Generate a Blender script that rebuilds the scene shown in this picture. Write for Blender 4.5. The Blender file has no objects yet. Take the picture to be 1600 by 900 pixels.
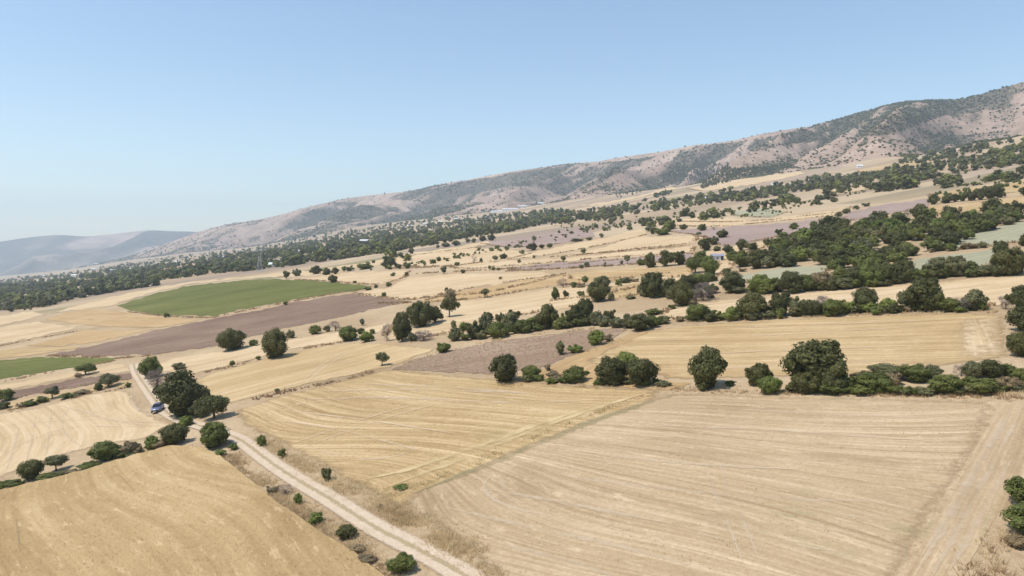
import bpy, bmesh, math, random
import numpy as np
from mathutils import Vector, Matrix
from mathutils.geometry import delaunay_2d_cdt
R = math.radians
rng = np.random.default_rng(7)
random.seed(7)
sc = bpy.context.scene
col = sc.collection

# ------------------------------------------------------------------ camera, sky, sun, exposure
F = 1130.0                      # focal length in pixels of the 1600 px wide photograph
CAMZ = 31.0
PITCH = math.atan((450 - 395) / F)
cam_d = bpy.data.cameras.new('camera'); cam = bpy.data.objects.new('camera', cam_d); col.objects.link(cam)
cam_d.sensor_width = 36.0; cam_d.lens = 36.0 * F / 1600.0
cam_d.clip_start = 1.0; cam_d.clip_end = 60000.0
cam.location = (0, 0, CAMZ); cam.rotation_euler = (math.pi / 2 - PITCH, 0, 0)
sc.camera = cam

SUN_EL = R(60); SUN_AZ = math.atan2(-0.93, -0.37)           # azimuth measured from +Y towards +X
w = bpy.data.worlds.new('World'); sc.world = w; w.use_nodes = True
wn = w.node_tree; wn.nodes.clear()
sky = wn.nodes.new('ShaderNodeTexSky'); sky.sky_type = 'NISHITA'; sky.sun_disc = False
sky.sun_elevation = SUN_EL; sky.sun_rotation = SUN_AZ
sky.altitude = 300; sky.air_density = 1.25; sky.dust_density = 0.5; sky.ozone_density = 2.0
bg = wn.nodes.new('ShaderNodeBackground'); bg.inputs['Strength'].default_value = 0.134
wo = wn.nodes.new('ShaderNodeOutputWorld')
wn.links.new(sky.outputs[0], bg.inputs[0]); wn.links.new(bg.outputs[0], wo.inputs[0])
sd = bpy.data.lights.new('sun', 'SUN'); sd.energy = 3.7; sd.angle = R(0.53); sd.color = (1.0, 0.915, 0.825)
so = bpy.data.objects.new('sun', sd); col.objects.link(so)
sdir = Vector((math.sin(SUN_AZ) * math.cos(SUN_EL), math.cos(SUN_AZ) * math.cos(SUN_EL), math.sin(SUN_EL)))
so.rotation_euler = sdir.to_track_quat('Z', 'Y').to_euler()
so.location = (-200, -80, 400)
sc.view_settings.view_transform = 'Standard'; sc.view_settings.look = 'None'
sc.view_settings.exposure = 0.32; sc.view_settings.gamma = 1.0; sc.view_settings.use_curve_mapping = False
sc.cycles.max_bounces = 6; sc.cycles.volume_bounces = 1; sc.cycles.transparent_max_bounces = 12

# ------------------------------------------------------------------ noise
def _h(ix, iy, s):
    h = (ix.astype(np.int64) * 374761393 + iy.astype(np.int64) * 668265263 + s * 1442695041) & 0xffffffff
    h = ((h ^ (h >> 13)) * 1274126177) & 0xffffffff
    return ((h ^ (h >> 16)) & 0xffffff) / float(0xffffff)
def vn(x, y, s=0):
    x = np.asarray(x, float); y = np.asarray(y, float)
    ix = np.floor(x); iy = np.floor(y); fx = x - ix; fy = y - iy
    fx = fx * fx * fx * (fx * (fx * 6 - 15) + 10); fy = fy * fy * fy * (fy * (fy * 6 - 15) + 10)
    a = _h(ix, iy, s); b = _h(ix + 1, iy, s); c = _h(ix, iy + 1, s); d = _h(ix + 1, iy + 1, s)
    return (a + (b - a) * fx) * (1 - fy) + (c + (d - c) * fx) * fy
def fbm(x, y, o=4, s=0):
    t = 0; a = 0.5
    for i in range(o):
        t = t + a * (vn(x, y, s + i * 17) - 0.5); x = x * 2.03 + 11.3; y = y * 2.03 - 7.7; a *= 0.5
    return t

# ------------------------------------------------------------------ terrain
CP, SP = math.cos(PITCH), math.sin(PITCH)
def rays(px, py):
    dx = (np.asarray(px, float) - 800) / F; dy = -(np.asarray(py, float) - 450) / F
    return dx, CP + SP * dy, -SP + CP * dy
SA, SB = 0.13, 0.062            # the whole slope climbs to the right and away
FOOT = np.array([(-250, 446, 5600), (0, 431, 5000), (100, 422, 4700), (200, 406, 4300), (300, 394, 3900), (400, 385, 3500), (560, 353, 3000),
    (700, 338, 2700), (800, 327, 2450), (880, 314, 2300), (960, 303, 2100), (1060, 291, 1900), (1250, 266, 1500), (1400, 248, 1300), (1600, 212, 1080), (1850, 180, 950)], float)
RIDGE = np.array([(-250, 450, 5900), (60, 432, 5300), (140, 414, 5100), (200, 402, 4950), (250, 384, 4850), (300, 366, 4800), (340, 353, 4800), (400, 344, 4750), (435, 337, 4700), (470, 326, 4700), (550, 308, 4600),
    (640, 299, 4450), (700, 285, 4300), (800, 268, 4000), (860, 260, 3900), (950, 249, 3650), (1050, 234, 3400), (1080, 227, 3300), (1150, 219, 3150),
    (1200, 207, 3000), (1280, 195, 2850), (1330, 180, 2750), (1400, 161, 2600), (1500, 156, 2450), (1540, 145, 2400), (1600, 127, 2300), (1850, 70, 2000)], float)
def _prep(T):
    dx, dy, dz = rays(T[:, 0], T[:, 1])
    return dx / dy, T[:, 2], CAMZ + T[:, 2] * dz / dy
FU, FD, FZ = _prep(FOOT); RU, RD, RZ = _prep(RIDGE)
def smooth_interp(u, U, V):
    s = 0
    for k in (-0.012, 0, 0.012): s = s + np.interp(u + k, U, V)
    return s / 3
def _hill(x, y, df, zf, dr, zr):
    t = np.clip((y - df) / (dr - df), 0, 1.6)
    tt = np.minimum(t, 1)
    al = -0.81 * x + 0.59 * y; ac = 0.59 * x + 0.81 * y
    wx = 130 * fbm(x / 500, y / 500, 3, 21)
    sp = 1 - np.abs(2 * vn((al + wx) / 470.0, ac / 2600.0, 9) - 1)
    sp2 = 1 - np.abs(2 * vn((al - 0.6 * wx) / 190.0 + 5, ac / 900.0, 12) - 1)
    sp3 = 1 - np.abs(2 * vn((al + 0.25 * wx + 18 * fbm(x / 60, y / 60, 2, 8)) / 78.0 + 9, ac / 420.0, 15) - 1)
    prof = tt ** 0.92
    env = np.sin(math.pi * np.clip(tt, 0, 1)) ** 0.8
    hz = zf + (zr - zf) * prof + (zr - zf) * env * (0.78 * (sp - 0.92) + 0.24 * (sp2 - 0.8)) + env * 32 * (sp3 - 0.6) + env * 44 * (fbm(x / 120, y / 120, 5, 31) - 0.1)
    hz = hz + 4 * (tt > 0.9) * 0 + tt * (13 * fbm(x / 110, y / 110, 3, 41) + 22 * fbm(x / 330, y / 330, 2, 43))
    lim = zf + (zr - zf) * (0.25 + 0.75 * tt); hz = np.where(hz > lim, lim + (hz - lim) * 0.25, hz)
    hz = hz - np.clip(t - 1, 0, 1) ** 1.3 * 420
    return hz
def height(x, y):
    x = np.asarray(x, float); y = np.asarray(y, float)
    Dn = np.maximum(y, 1.0); u = np.clip(x / (Dn + 2), -1.05, 1.0)
    df = smooth_interp(u, FU, FD); zf = smooth_interp(u, FU, FZ)
    dr = smooth_interp(u, RU, RD); zr = smooth_interp(u, RU, RZ)
    q = np.clip(y / df, 0, 1)
    pl = SA * x + SB * y
    plf = SA * u * df + SB * df
    g = pl + (zf - plf) * q ** 3
    g = g + 1.1 * fbm(x / 110, y / 110, 2, 3) * np.clip(y / 60, 0, 1) + np.clip((y - 350) / 900, 0, 1) * (1 - q ** 4) * 9 * fbm(x / 330, y / 330, 3, 5)
    far = y > df
    if far.any(): g = np.array(np.broadcast_to(g, far.shape)); g[far] = _hill(*[np.broadcast_to(v, far.shape)[far] for v in (x, y, df, zf, dr, zr)])
    return g
TSAMP = np.geomspace(15, 9000, 150)
def ground_at(px, py):
    dx, dy, dz = rays(px, py)
    px = np.atleast_1d(np.asarray(px, float)); dx, dy, dz = [np.broadcast_to(np.atleast_1d(v), px.shape).astype(float) for v in (dx, dy, dz)]
    ts = TSAMP[None, :]
    neg = (CAMZ + ts * dz[:, None] - height(ts * dx[:, None], ts * dy[:, None])) < 0
    neg[:, -1] = True; k = np.maximum(neg.argmax(1), 1)
    a, b = TSAMP[k - 1], TSAMP[k]
    for i in range(13):
        m = (a + b) / 2; z = CAMZ + m * dz - height(m * dx, m * dy)
        a = np.where(z > 0, m, a); b = np.where(z > 0, b, m)
    return np.stack([b * dx, b * dy], -1)
def project(x, y, z):
    x = np.asarray(x, float); zz = np.asarray(z, float) - CAMZ; y = np.asarray(y, float)
    f = CP * y - SP * zz; up = SP * y + CP * zz
    return 800 + F * x / f, 450 - F * up / f, f
def in_poly(px, py, poly):
    px = np.asarray(px, float); py = np.asarray(py, float); c = np.zeros(px.shape, bool)
    n = len(poly)
    for i in range(n):
        x0, y0 = poly[i]; x1, y1 = poly[(i + 1) % n]
        if y0 == y1: continue
        c ^= ((y0 > py) != (y1 > py)) & (px < (x1 - x0) * (py - y0) / (y1 - y0) + x0)
    return c
def terrain_normal(x, y, e=2.0):
    zx = (float(height(x + e, y)) - float(height(x - e, y))) / (2 * e); zy = (float(height(x, y + e)) - float(height(x, y - e))) / (2 * e)
    return Vector((-zx, -zy, 1)).normalized()

# ------------------------------------------------------------------ object helpers
def tag(o, label=None, cat=None, group=None, kind=None):
    if label: o['label'] = label
    if cat: o['category'] = cat
    if group: o['group'] = group
    if kind: o['kind'] = kind
    return o
def mesh_np(name, V, faces_flat, nper, mat=None, smooth=False, attrs=None):
    """V (n,3); faces_flat (m,nper)"""
    me = bpy.data.meshes.new(name)
    V = np.asarray(V, np.float32); Fc = np.asarray(faces_flat, np.int32)
    me.vertices.add(len(V)); me.vertices.foreach_set('co', V.ravel())
    m = len(Fc); me.loops.add(m * nper); me.polygons.add(m)
    me.loops.foreach_set('vertex_index', Fc.ravel())
    me.polygons.foreach_set('loop_start', np.arange(0, m * nper, nper, dtype=np.int32))
    me.polygons.foreach_set('loop_total', np.full(m, nper, np.int32))
    me.polygons.foreach_set('use_smooth', np.full(m, smooth, bool))
    for k, a in (attrs or {}).items():
        at = me.attributes.new(k, 'FLOAT', 'POINT'); at.data.foreach_set('value', np.asarray(a, np.float32))
    if mat: me.materials.append(mat)
    me.update(calc_edges=True); me.validate()
    return me
def obj(name, me, parent=None):
    o = bpy.data.objects.new(name, me); col.objects.link(o)
    if parent: o.parent = parent
    return o
def empty(name, loc):
    o = bpy.data.objects.new(name, None); col.objects.link(o); o.location = loc; o.empty_display_size = 0.3
    return o

# ------------------------------------------------------------------ materials
class G:
    def __init__(s, name):
        s.m = bpy.data.materials.new(name); s.m.use_nodes = True; s.t = s.m.node_tree; s.t.nodes.clear()
        s.out = s.t.nodes.new('ShaderNodeOutputMaterial')
    def n(s, ty, props=None, **inp):
        nd = s.t.nodes.new('ShaderNode' + ty)
        for k, v in (props or {}).items(): setattr(nd, k, v)
        for k, v in inp.items():
            k = k.replace('_', ' ')
            key = int(k[1:]) if k[0] == 'i' and k[1:].isdigit() else k
            s.set(nd.inputs[key], v)
        return nd
    def set(s, sock, v):
        if isinstance(v, bpy.types.NodeSocket): s.t.links.new(v, sock)
        elif isinstance(v, bpy.types.Node): s.t.links.new(v.outputs[0], sock)
        else: sock.default_value = v
    def math(s, op, a, b=None, clamp=False):
        nd = s.n('Math', {'operation': op, 'use_clamp': clamp}, i0=a)
        if b is not None: s.set(nd.inputs[1], b)
        return nd.outputs[0]
    def mix(s, f, a, b):
        nd = s.n('Mix', {'data_type': 'RGBA'}); s.set(nd.inputs[0], f); s.set(nd.inputs[6], c4(a)); s.set(nd.inputs[7], c4(b)); return nd.outputs[2]
    def noise(s, vec, scale, detail=3, rough=0.55, dist=0.0):
        return s.n('TexNoise', None, Vector=vec, Scale=scale, Detail=detail, Roughness=rough, Distortion=dist).outputs[0]
    def ramp(s, f, stops):
        nd = s.n('ValToRGB', None, Fac=f); e = nd.color_ramp.elements
        while len(e) < len(stops): e.new(0.5)
        for k, (p, c) in enumerate(stops): e[k].position = p; e[k].color = c4(c) if not isinstance(c, float) else (c, c, c, 1)
        return nd.outputs[0]
    def step(s, v, lo, hi):
        return s.n('MapRange', {'interpolation_type': 'SMOOTHSTEP'}, Value=v, From_Min=lo, From_Max=hi, To_Min=0.0, To_Max=1.0).outputs[0]
    def attr(s, name): return s.n('Attribute', {'attribute_name': name}).outputs['Fac']
    def scaled(s, vec, ang, sx, sy):
        mp = s.n('Mapping', {'vector_type': 'POINT'}, Vector=vec, Rotation=(0, 0, -ang))
        m2 = s.n('VectorMath', {'operation': 'MULTIPLY'}, i0=mp.outputs[0], i1=(sx, sy, 0.0)); return m2.outputs[0]
    def pos(s): return s.n('NewGeometry').outputs['Position']
    def done(s, color, rough=0.9, bump=None, bstr=0.3, bdist=0.1, spec=0.15):
        b = s.n('BsdfPrincipled', None, Base_Color=color if not isinstance(color, tuple) else c4(color), Roughness=rough)
        b.inputs['Specular IOR Level'].default_value = spec
        if bump is not None:
            bp = s.n('Bump', None, Strength=bstr, Distance=bdist, Height=bump); s.t.links.new(bp.outputs[0], b.inputs['Normal'])
        s.t.links.new(b.outputs[0], s.out.inputs[0]); return s.m
def c4(c):
    return (c[0], c[1], c[2], 1.0) if isinstance(c, (tuple, list)) and len(c) == 3 else c
def plain(name, c, rough=0.6, metal=0.0, spec=0.4):
    g = G(name); p = g.pos(); v = g.noise(p, 3.0)
    m = g.done(g.mix(g.math('MULTIPLY', v, 0.35), c, tuple(x * 0.75 for x in c)), rough, spec=spec)
    m.node_tree.nodes['Principled BSDF'].inputs['Metallic'].default_value = metal
    return m

def field_mat(name, dark, mid, light, ang, band=0.45, mott=0.32, weed=None, weed_t=0.6, w=(0.32, 0.32, 0.20, 0.16), bump=0.45, lo=0.40, hi=0.60, grain=2.2, curve=0.0, soft=False):
    g = G(name); p = g.pos()
    if curve:
        wv = g.n('TexNoise', None, Vector=p, Scale=0.012, Detail=1.0).outputs['Color']
        off = g.n('VectorMath', {'operation': 'MULTIPLY_ADD'}, i0=wv, i1=(curve, curve, 0), i2=p).outputs[0]
    else: off = p
    A = g.noise(g.scaled(off, ang, 0.006, band), 1.0, 5, 0.62)
    B = g.noise(g.scaled(off, ang, 0.035, band * 3.6), 1.0, 3, 0.6)
    C = g.noise(p, 0.028, 4, 0.6)
    D = g.noise(p, grain, 3, 0.65)
    v = g.math('ADD', g.math('ADD', g.math('MULTIPLY', A, w[0]), g.math('MULTIPLY', B, w[1])), g.math('ADD', g.math('MULTIPLY', C, w[2]), g.math('MULTIPLY', D, w[3])))
    c = g.ramp(v, [(lo, dark), ((lo + hi) / 2, mid), (hi, light)])
    if weed:
        E = g.math('ADD', g.math('MULTIPLY', g.noise(p, 0.05, 5, 0.65), 0.7), g.math('MULTIPLY', B, 0.3))
        c = g.mix(g.math('MULTIPLY', g.step(E, weed_t - 0.07, weed_t + 0.07), 0.65), c, weed)
    K = g.noise(g.scaled(off, ang, 0.05, 0.16), 1.0, 5, 0.7)
    c = g.mix(g.math('MULTIPLY', g.step(K, 0.50, 0.66), mott), c, tuple(x * 0.86 for x in dark))
    K2 = g.noise(g.scaled(off, ang, 0.25, 0.9), 1.0, 4, 0.7)
    c = g.mix(g.math('MULTIPLY', g.step(K2, 0.54, 0.70), 0.5), c, tuple(min(1, x * 1.1) for x in light))
    Fn = g.noise(p, 7.0, 2, 0.6)
    c = g.mix(g.math('MULTIPLY', g.step(Fn, 0.42, 0.75), 0.28), c, tuple(x * 0.62 for x in mid))
    h = g.math('ADD', g.math('MULTIPLY', B, 0.6), g.math('ADD', g.math('MULTIPLY', D, 0.6), g.math('MULTIPLY', Fn, 0.35)))
    m = g.done(c, 0.95, h, bump, 0.22, 0.08)
    if soft:
        sh = g.t.nodes['Principled BSDF']; tr_ = g.n('BsdfTransparent')
        al_ = g.step(g.math('ADD', g.attr('edge'), g.math('MULTIPLY', g.math('SUBTRACT', g.noise(p, 0.5, 6, 0.72), 0.5), 1.2)), 0.05, 0.55)
        mx = g.n('MixShader', None, Fac=al_); g.t.links.new(tr_.outputs[0], mx.inputs[1]); g.t.links.new(sh.outputs[0], mx.inputs[2]); g.t.links.new(mx.outputs[0], g.out.inputs[0])
    return m
def plough_mat(name, dark, mid, light, ang):
    g = G(name); p = g.pos()
    A = g.noise(g.scaled(p, ang, 0.05, 1.1), 1.0, 3, 0.6)
    C = g.noise(p, 0.03, 4, 0.6); D = g.noise(p, 1.5, 4, 0.7)
    v = g.math('ADD', g.math('MULTIPLY', A, 0.42), g.math('ADD', g.math('MULTIPLY', C, 0.28), g.math('MULTIPLY', D, 0.3)))
    c = g.ramp(v, [(0.38, dark), (0.5, mid), (0.62, light)])
    h = g.math('ADD', g.math('MULTIPLY', A, 0.5), D)
    return g.done(c, 0.95, h, 0.8, 0.35, 0.05)
def crop_mat(name, dark, mid, light, ang):
    g = G(name); p = g.pos()
    A = g.noise(g.scaled(p, ang, 0.02, 0.5), 1.0, 3, 0.6); B = g.noise(g.scaled(p, ang, 0.3, 1.6), 1.0, 2)
    C = g.noise(p, 0.02, 4, 0.6); D = g.noise(p, 2.0, 3, 0.6)
    v = g.math('ADD', g.math('ADD', g.math('MULTIPLY', A, 0.32), g.math('MULTIPLY', B, 0.26)), g.math('ADD', g.math('MULTIPLY', C, 0.3), g.math('MULTIPLY', D, 0.12)))
    c = g.ramp(v, [(0.39, dark), (0.5, mid), (0.61, light)])
    return g.done(c, 0.85, g.math('ADD', B, D), 0.7, 0.3, 0.1)

def ground_material():
    g = G('dry_ground'); p = g.pos()
    C = g.noise(p, 0.03, 5, 0.6); D = g.noise(p, 1.2, 4, 0.65); E = g.noise(p, 6.0, 2)
    v = g.math('ADD', g.math('MULTIPLY', C, 0.5), g.math('ADD', g.math('MULTIPLY', D, 0.35), g.math('MULTIPLY', E, 0.15)))
    near = g.ramp(v, [(0.34, (0.26, 0.185, 0.105)), (0.48, (0.40, 0.295, 0.175)), (0.64, (0.52, 0.405, 0.255))])
    # far strips of farmland, too far off to be picked apart
    vec = g.scaled(p, R(24), 0.0042, 0.016)
    vd = g.n('TexNoise', None, Vector=p, Scale=0.004, Detail=2.0).outputs['Color']
    vv = g.n('VectorMath', {'operation': 'MULTIPLY_ADD'}, i0=vd, i1=(0.6, 0.6, 0), i2=vec).outputs[0]
    vo = g.n('TexVoronoi', {'voronoi_dimensions': '2D'}, Vector=vv, Scale=1.0, Randomness=0.9)
    sep = g.n('SeparateColor', None, Color=vo.outputs['Color'])
    far = g.ramp(sep.outputs[0], [(0.0, (0.30, 0.22, 0.15)), (0.3, (0.42, 0.32, 0.20)), (0.55, (0.52, 0.41, 0.27)), (0.8, (0.30, 0.225, 0.18)), (1.0, (0.23, 0.215, 0.11))])
    far = g.mix(g.math('MULTIPLY', g.noise(p, 0.02, 4), 0.5), far, (0.33, 0.26, 0.165))
    yy = g.n('SeparateXYZ', None, Vector=p).outputs[1]
    c = g.mix(g.step(yy, 380, 620), near, far)
    return g.done(c, 0.95, g.math('ADD', D, E), 0.5, 0.25, 0.06)
def hill_material():
    g = G('hill_scrubland'); p = g.pos()
    C = g.noise(p, 0.006, 5, 0.6); D = g.noise(p, 0.03, 6, 0.68); E = g.noise(p, 0.13, 5, 0.7)
    v = g.math('ADD', g.math('MULTIPLY', C, 0.4), g.math('ADD', g.math('MULTIPLY', D, 0.35), g.math('MULTIPLY', E, 0.25)))
    c = g.ramp(v, [(0.36, (0.225, 0.16, 0.115)), (0.5, (0.365, 0.268, 0.20)), (0.62, (0.48, 0.37, 0.285))])
    s = g.attr('scrub')
    m = g.step(g.math('ADD', s, g.math('MULTIPLY', g.math('SUBTRACT', E, 0.5), 2.6)), 0.5, 0.62)
    m2 = g.step(g.math('ADD', s, g.math('MULTIPLY', g.math('SUBTRACT', D, 0.5), 1.2)), 0.35, 0.7)
    c = g.mix(g.math('MULTIPLY', m2, 0.45), c, (0.16, 0.135, 0.085))
    c = g.mix(g.math('MULTIPLY', m, 0.75), c, g.mix(D, (0.04, 0.045, 0.028), (0.085, 0.08, 0.048)))
    return g.done(c, 0.95, g.math('ADD', g.math('MULTIPLY', D, 2.0), E), 0.6, 3.0, 0.05)
def foliage_mat(name, c, var=0.3, trans=0.18):
    g = G(name)
    r = g.n('ObjectInfo').outputs['Random']; t = g.attr('tint')
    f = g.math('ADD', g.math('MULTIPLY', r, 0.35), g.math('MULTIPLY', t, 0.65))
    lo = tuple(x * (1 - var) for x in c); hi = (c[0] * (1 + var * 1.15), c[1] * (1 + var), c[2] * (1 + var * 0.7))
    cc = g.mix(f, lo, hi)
    cc = g.mix(g.math('MULTIPLY', g.step(r, 0.55, 1.0), 0.35), cc, (c[0] * 1.35, c[1] * 1.15, c[2] * 1.0))
    a = g.n('BsdfPrincipled', None, Base_Color=cc, Roughness=0.6); a.inputs['Specular IOR Level'].default_value = 0.25
    b = g.n('BsdfTranslucent', None, Color=cc)
    mx = g.n('MixShader', None, Fac=trans); g.t.links.new(a.outputs[0], mx.inputs[1]); g.t.links.new(b.outputs[0], mx.inputs[2])
    g.t.links.new(mx.outputs[0], g.out.inputs[0]); return g.m
def grass_mat(name, a, b):
    g = G(name); t = g.attr('tint'); cc = g.mix(t, a, b)
    d = g.n('BsdfDiffuse', None, Color=cc); tr = g.n('BsdfTranslucent', None, Color=cc)
    mx = g.n('MixShader', None, Fac=0.45); g.t.links.new(d.outputs[0], mx.inputs[1]); g.t.links.new(tr.outputs[0], mx.inputs[2])
    g.t.links.new(mx.outputs[0], g.out.inputs[0]); return g.m
def ribbon_mat(name, c1, c2, amt=0.9, scale=0.8):
    g = G(name); p = g.pos(); t = g.attr('across')
    e = g.math('SUBTRACT', 1.0, g.math('ABSOLUTE', t))
    nz = g.noise(p, scale, 4, 0.65); n2 = g.noise(p, 0.16, 3, 0.6)
    a = g.math('ADD', e, g.math('MULTIPLY', g.math('SUBTRACT', nz, 0.5), 1.7))
    a = g.math('MULTIPLY', g.step(a, 0.15, 0.85), amt)
    a = g.math('MULTIPLY', a, g.step(n2, 0.28, 0.6))
    d = g.n('BsdfDiffuse', None, Color=g.mix(nz, c1, c2)); tr = g.n('BsdfTransparent')
    mx = g.n('MixShader', None, Fac=a); g.t.links.new(tr.outputs[0], mx.inputs[1]); g.t.links.new(d.outputs[0], mx.inputs[2])
    g.t.links.new(mx.outputs[0], g.out.inputs[0]); return g.m
def track_mat():
    g = G('dirt_track'); p = g.pos(); t = g.attr('across'); at = g.math('ABSOLUTE', t)
    nz = g.noise(p, 0.9, 4, 0.65); n2 = g.noise(p, 4.0, 3, 0.6); wob = g.math('MULTIPLY', g.math('ADD', g.math('MULTIPLY', g.math('SUBTRACT', nz, 0.5), 0.3), g.math('MULTIPLY', g.math('SUBTRACT', n2, 0.5), 0.3)), 1.0)
    aa = g.math('ADD', at, wob)
    rut = g.ramp(g.math('ADD', g.math('MULTIPLY', nz, 0.6), g.math('MULTIPLY', n2, 0.4)), [(0.3, (0.45, 0.35, 0.24)), (0.7, (0.61, 0.50, 0.37))])
    midc = g.mix(n2, (0.25, 0.19, 0.10), (0.42, 0.33, 0.20))
    c = g.mix(g.math('MULTIPLY', g.math('SUBTRACT', 1.0, g.step(aa, 0.10, 0.25)), 0.85), rut, midc)
    a = g.math('SUBTRACT', 1.0, g.step(aa, 0.72, 1.0))
    d = g.n('BsdfDiffuse', None, Color=c); bp = g.n('Bump', None, Strength=0.5, Distance=0.15, Height=g.math('ADD', nz, n2)); g.t.links.new(bp.outputs[0], d.inputs['Normal'])
    tr = g.n('BsdfTransparent'); mx = g.n('MixShader', None, Fac=a); g.t.links.new(tr.outputs[0], mx.inputs[1]); g.t.links.new(d.outputs[0], mx.inputs[2])
    g.t.links.new(mx.outputs[0], g.out.inputs[0]); return g.m

# ------------------------------------------------------------------ ground and hills: one height field, cut at the foot of the range
NC = 560
cgrid = np.linspace(-1.02, 0.98, NC)
dfc = smooth_interp(cgrid, FU, FD); drc = smooth_interp(cgrid, RU, RD)
s0 = np.concatenate([np.linspace(0, 0.999, 12, endpoint=False) * 60 - 25, ])
nr = 330
def rows_ground():
    lo = 35.0
    k = np.linspace(0, 1, nr)
    near = np.linspace(-25, lo, 14)[:-1]
    D = lo * (dfc[None, :] / lo) ** k[:, None]
    D = np.concatenate([np.repeat(near[:, None], NC, 1), D], 0)
    return D
Dg = rows_ground(); Xg = cgrid[None, :] * (Dg + 40)
def grid_mesh(name, X, Y, mat, attrs=None):
    Z = height(X, Y); r, c = X.shape
    V = np.stack([X.ravel(), Y.ravel(), Z.ravel()], 1)
    i = np.arange(r * c).reshape(r, c)
    Q = np.stack([i[:-1, :-1].ravel(), i[:-1, 1:].ravel(), i[1:, 1:].ravel(), i[1:, :-1].ravel()], 1)
    return mesh_np(name, V, Q, 4, mat, True, attrs)
gm = ground_material()
o = obj('ground', grid_mesh('ground', Xg, Dg, gm)); tag(o, 'dry tan farmland slope of grass margins between the fields', 'ground', kind='structure')

SCRUB_POLYS = [
    [(1150, 228), (1240, 205), (1330, 179), (1400, 158), (1500, 152), (1560, 138), (1600, 124), (1600, 142), (1530, 162), (1470, 182), (1420, 202), (1370, 212), (1300, 218), (1240, 225), (1180, 238)],
    [(640, 303), (720, 285), (800, 270), (860, 262), (950, 254), (1030, 243), (1000, 255), (960, 272), (905, 295), (880, 308), (860, 292), (800, 290), (740, 303), (690, 312), (650, 325)],
    [(1060, 240), (1110, 226), (1170, 219), (1140, 240), (1110, 258), (1070, 268), (1040, 266)],
    [(470, 335), (520, 315), (560, 318), (600, 325), (540, 347), (500, 345)],
    [(600, 345), (650, 325), (700, 318), (720, 328), (660, 345)]]
PALE_POLYS = [
    [(1255, 262), (1300, 240), (1380, 220), (1440, 190), (1500, 178), (1600, 165), (1600, 200), (1500, 212), (1400, 240), (1300, 262)],
    [(890, 308), (930, 290), (980, 268), (1030, 242), (1060, 240), (1030, 270), (960, 300), (900, 316)],
    [(735, 327), (790, 298), (840, 290), (880, 308), (850, 322), (800, 326)]]
nh = 230
kh = np.linspace(0, 1.22, nh)
Dh = dfc[None, :] + (drc - dfc)[None, :] * kh[:, None]
Xh = cgrid[None, :] * (Dh + 40)
def scrub_at(x, y):
    z = height(x, y); px, py, _ = project(x, y, z)
    s = 0.45 + 1.6 * fbm(x / 300, y / 300, 4, 77) + 0.5 * fbm(x / 70, y / 70, 3, 91)
    lap = height(x + 40, y) + height(x - 40, y) + height(x, y + 40) + height(x, y - 40) - 4 * z
    s = s + np.clip(lap / 40, -0.25, 0.3)
    for q in SCRUB_POLYS: s = s + 0.5 * in_poly(px, py, q)
    for q in PALE_POLYS: s = s - 0.32 * in_poly(px, py, q)
    return np.clip(s, 0.2, 1)
hm = hill_material()
o = obj('hills', grid_mesh('hills', Xh, Dh, hm, {'scrub': scrub_at(Xh, Dh).ravel()}))
tag(o, 'long pinkish bare range of hills with dark scrub patches', 'hills', kind='structure')
# the far blue range, beyond the end of the first one
FSK = np.array([(-350, 398), (-150, 386), (0, 378), (40, 371), (95, 366), (130, 370), (190, 364), (232, 359), (262, 361), (300, 362), (350, 364), (420, 370), (520, 385)], float)
fu = np.linspace(-1.02, -0.22, 260); fdx, fdy, fdz = rays(FSK[:, 0], FSK[:, 1])
f_el = smooth_interp(fu, fdx / fdy, fdz / fdy)
ft = np.linspace(0, 1.25, 110)
D0, D1 = 5600.0, 7900.0
FY = D0 + (D1 - D0) * ft[:, None] + 0 * fu[None, :]; FX = fu[None, :] * FY
zb = float(height(-4000, 4900)) - 60
ztop = CAMZ + D1 * f_el[None, :] + 0 * FY
tt = np.clip(ft, 0, 1)[:, None]
wv = 1 - np.abs(2 * vn(FX / 700 + 300 * 0 + fbm(FX / 900, FY / 900, 3, 4) * 2, FY / 2600, 61) - 1)
FZZ = zb + (ztop - zb) * (tt ** 1.05) + np.sin(math.pi * tt) * (0.75 * (wv - 0.75) * (ztop - zb) + 130 * fbm(FX / 420, FY / 420, 5, 71)) - np.clip(ft - 1, 0, 1)[:, None] * 900
r, c = FX.shape; ii = np.arange(r * c).reshape(r, c)
Q = np.stack([ii[:-1, :-1].ravel(), ii[:-1, 1:].ravel(), ii[1:, 1:].ravel(), ii[1:, :-1].ravel()], 1)
fs = np.clip(0.62 + 2.8 * fbm(FX / 600, FY / 600, 4, 8), 0, 1)
o = obj('hills', mesh_np('far_hills', np.stack([FX.ravel(), FY.ravel(), FZZ.ravel()], 1), Q, 4, hm, True, {'scrub': fs.ravel()}))
tag(o, 'low blue hazy range beyond the end of the nearer hills', 'hills', kind='structure')

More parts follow.
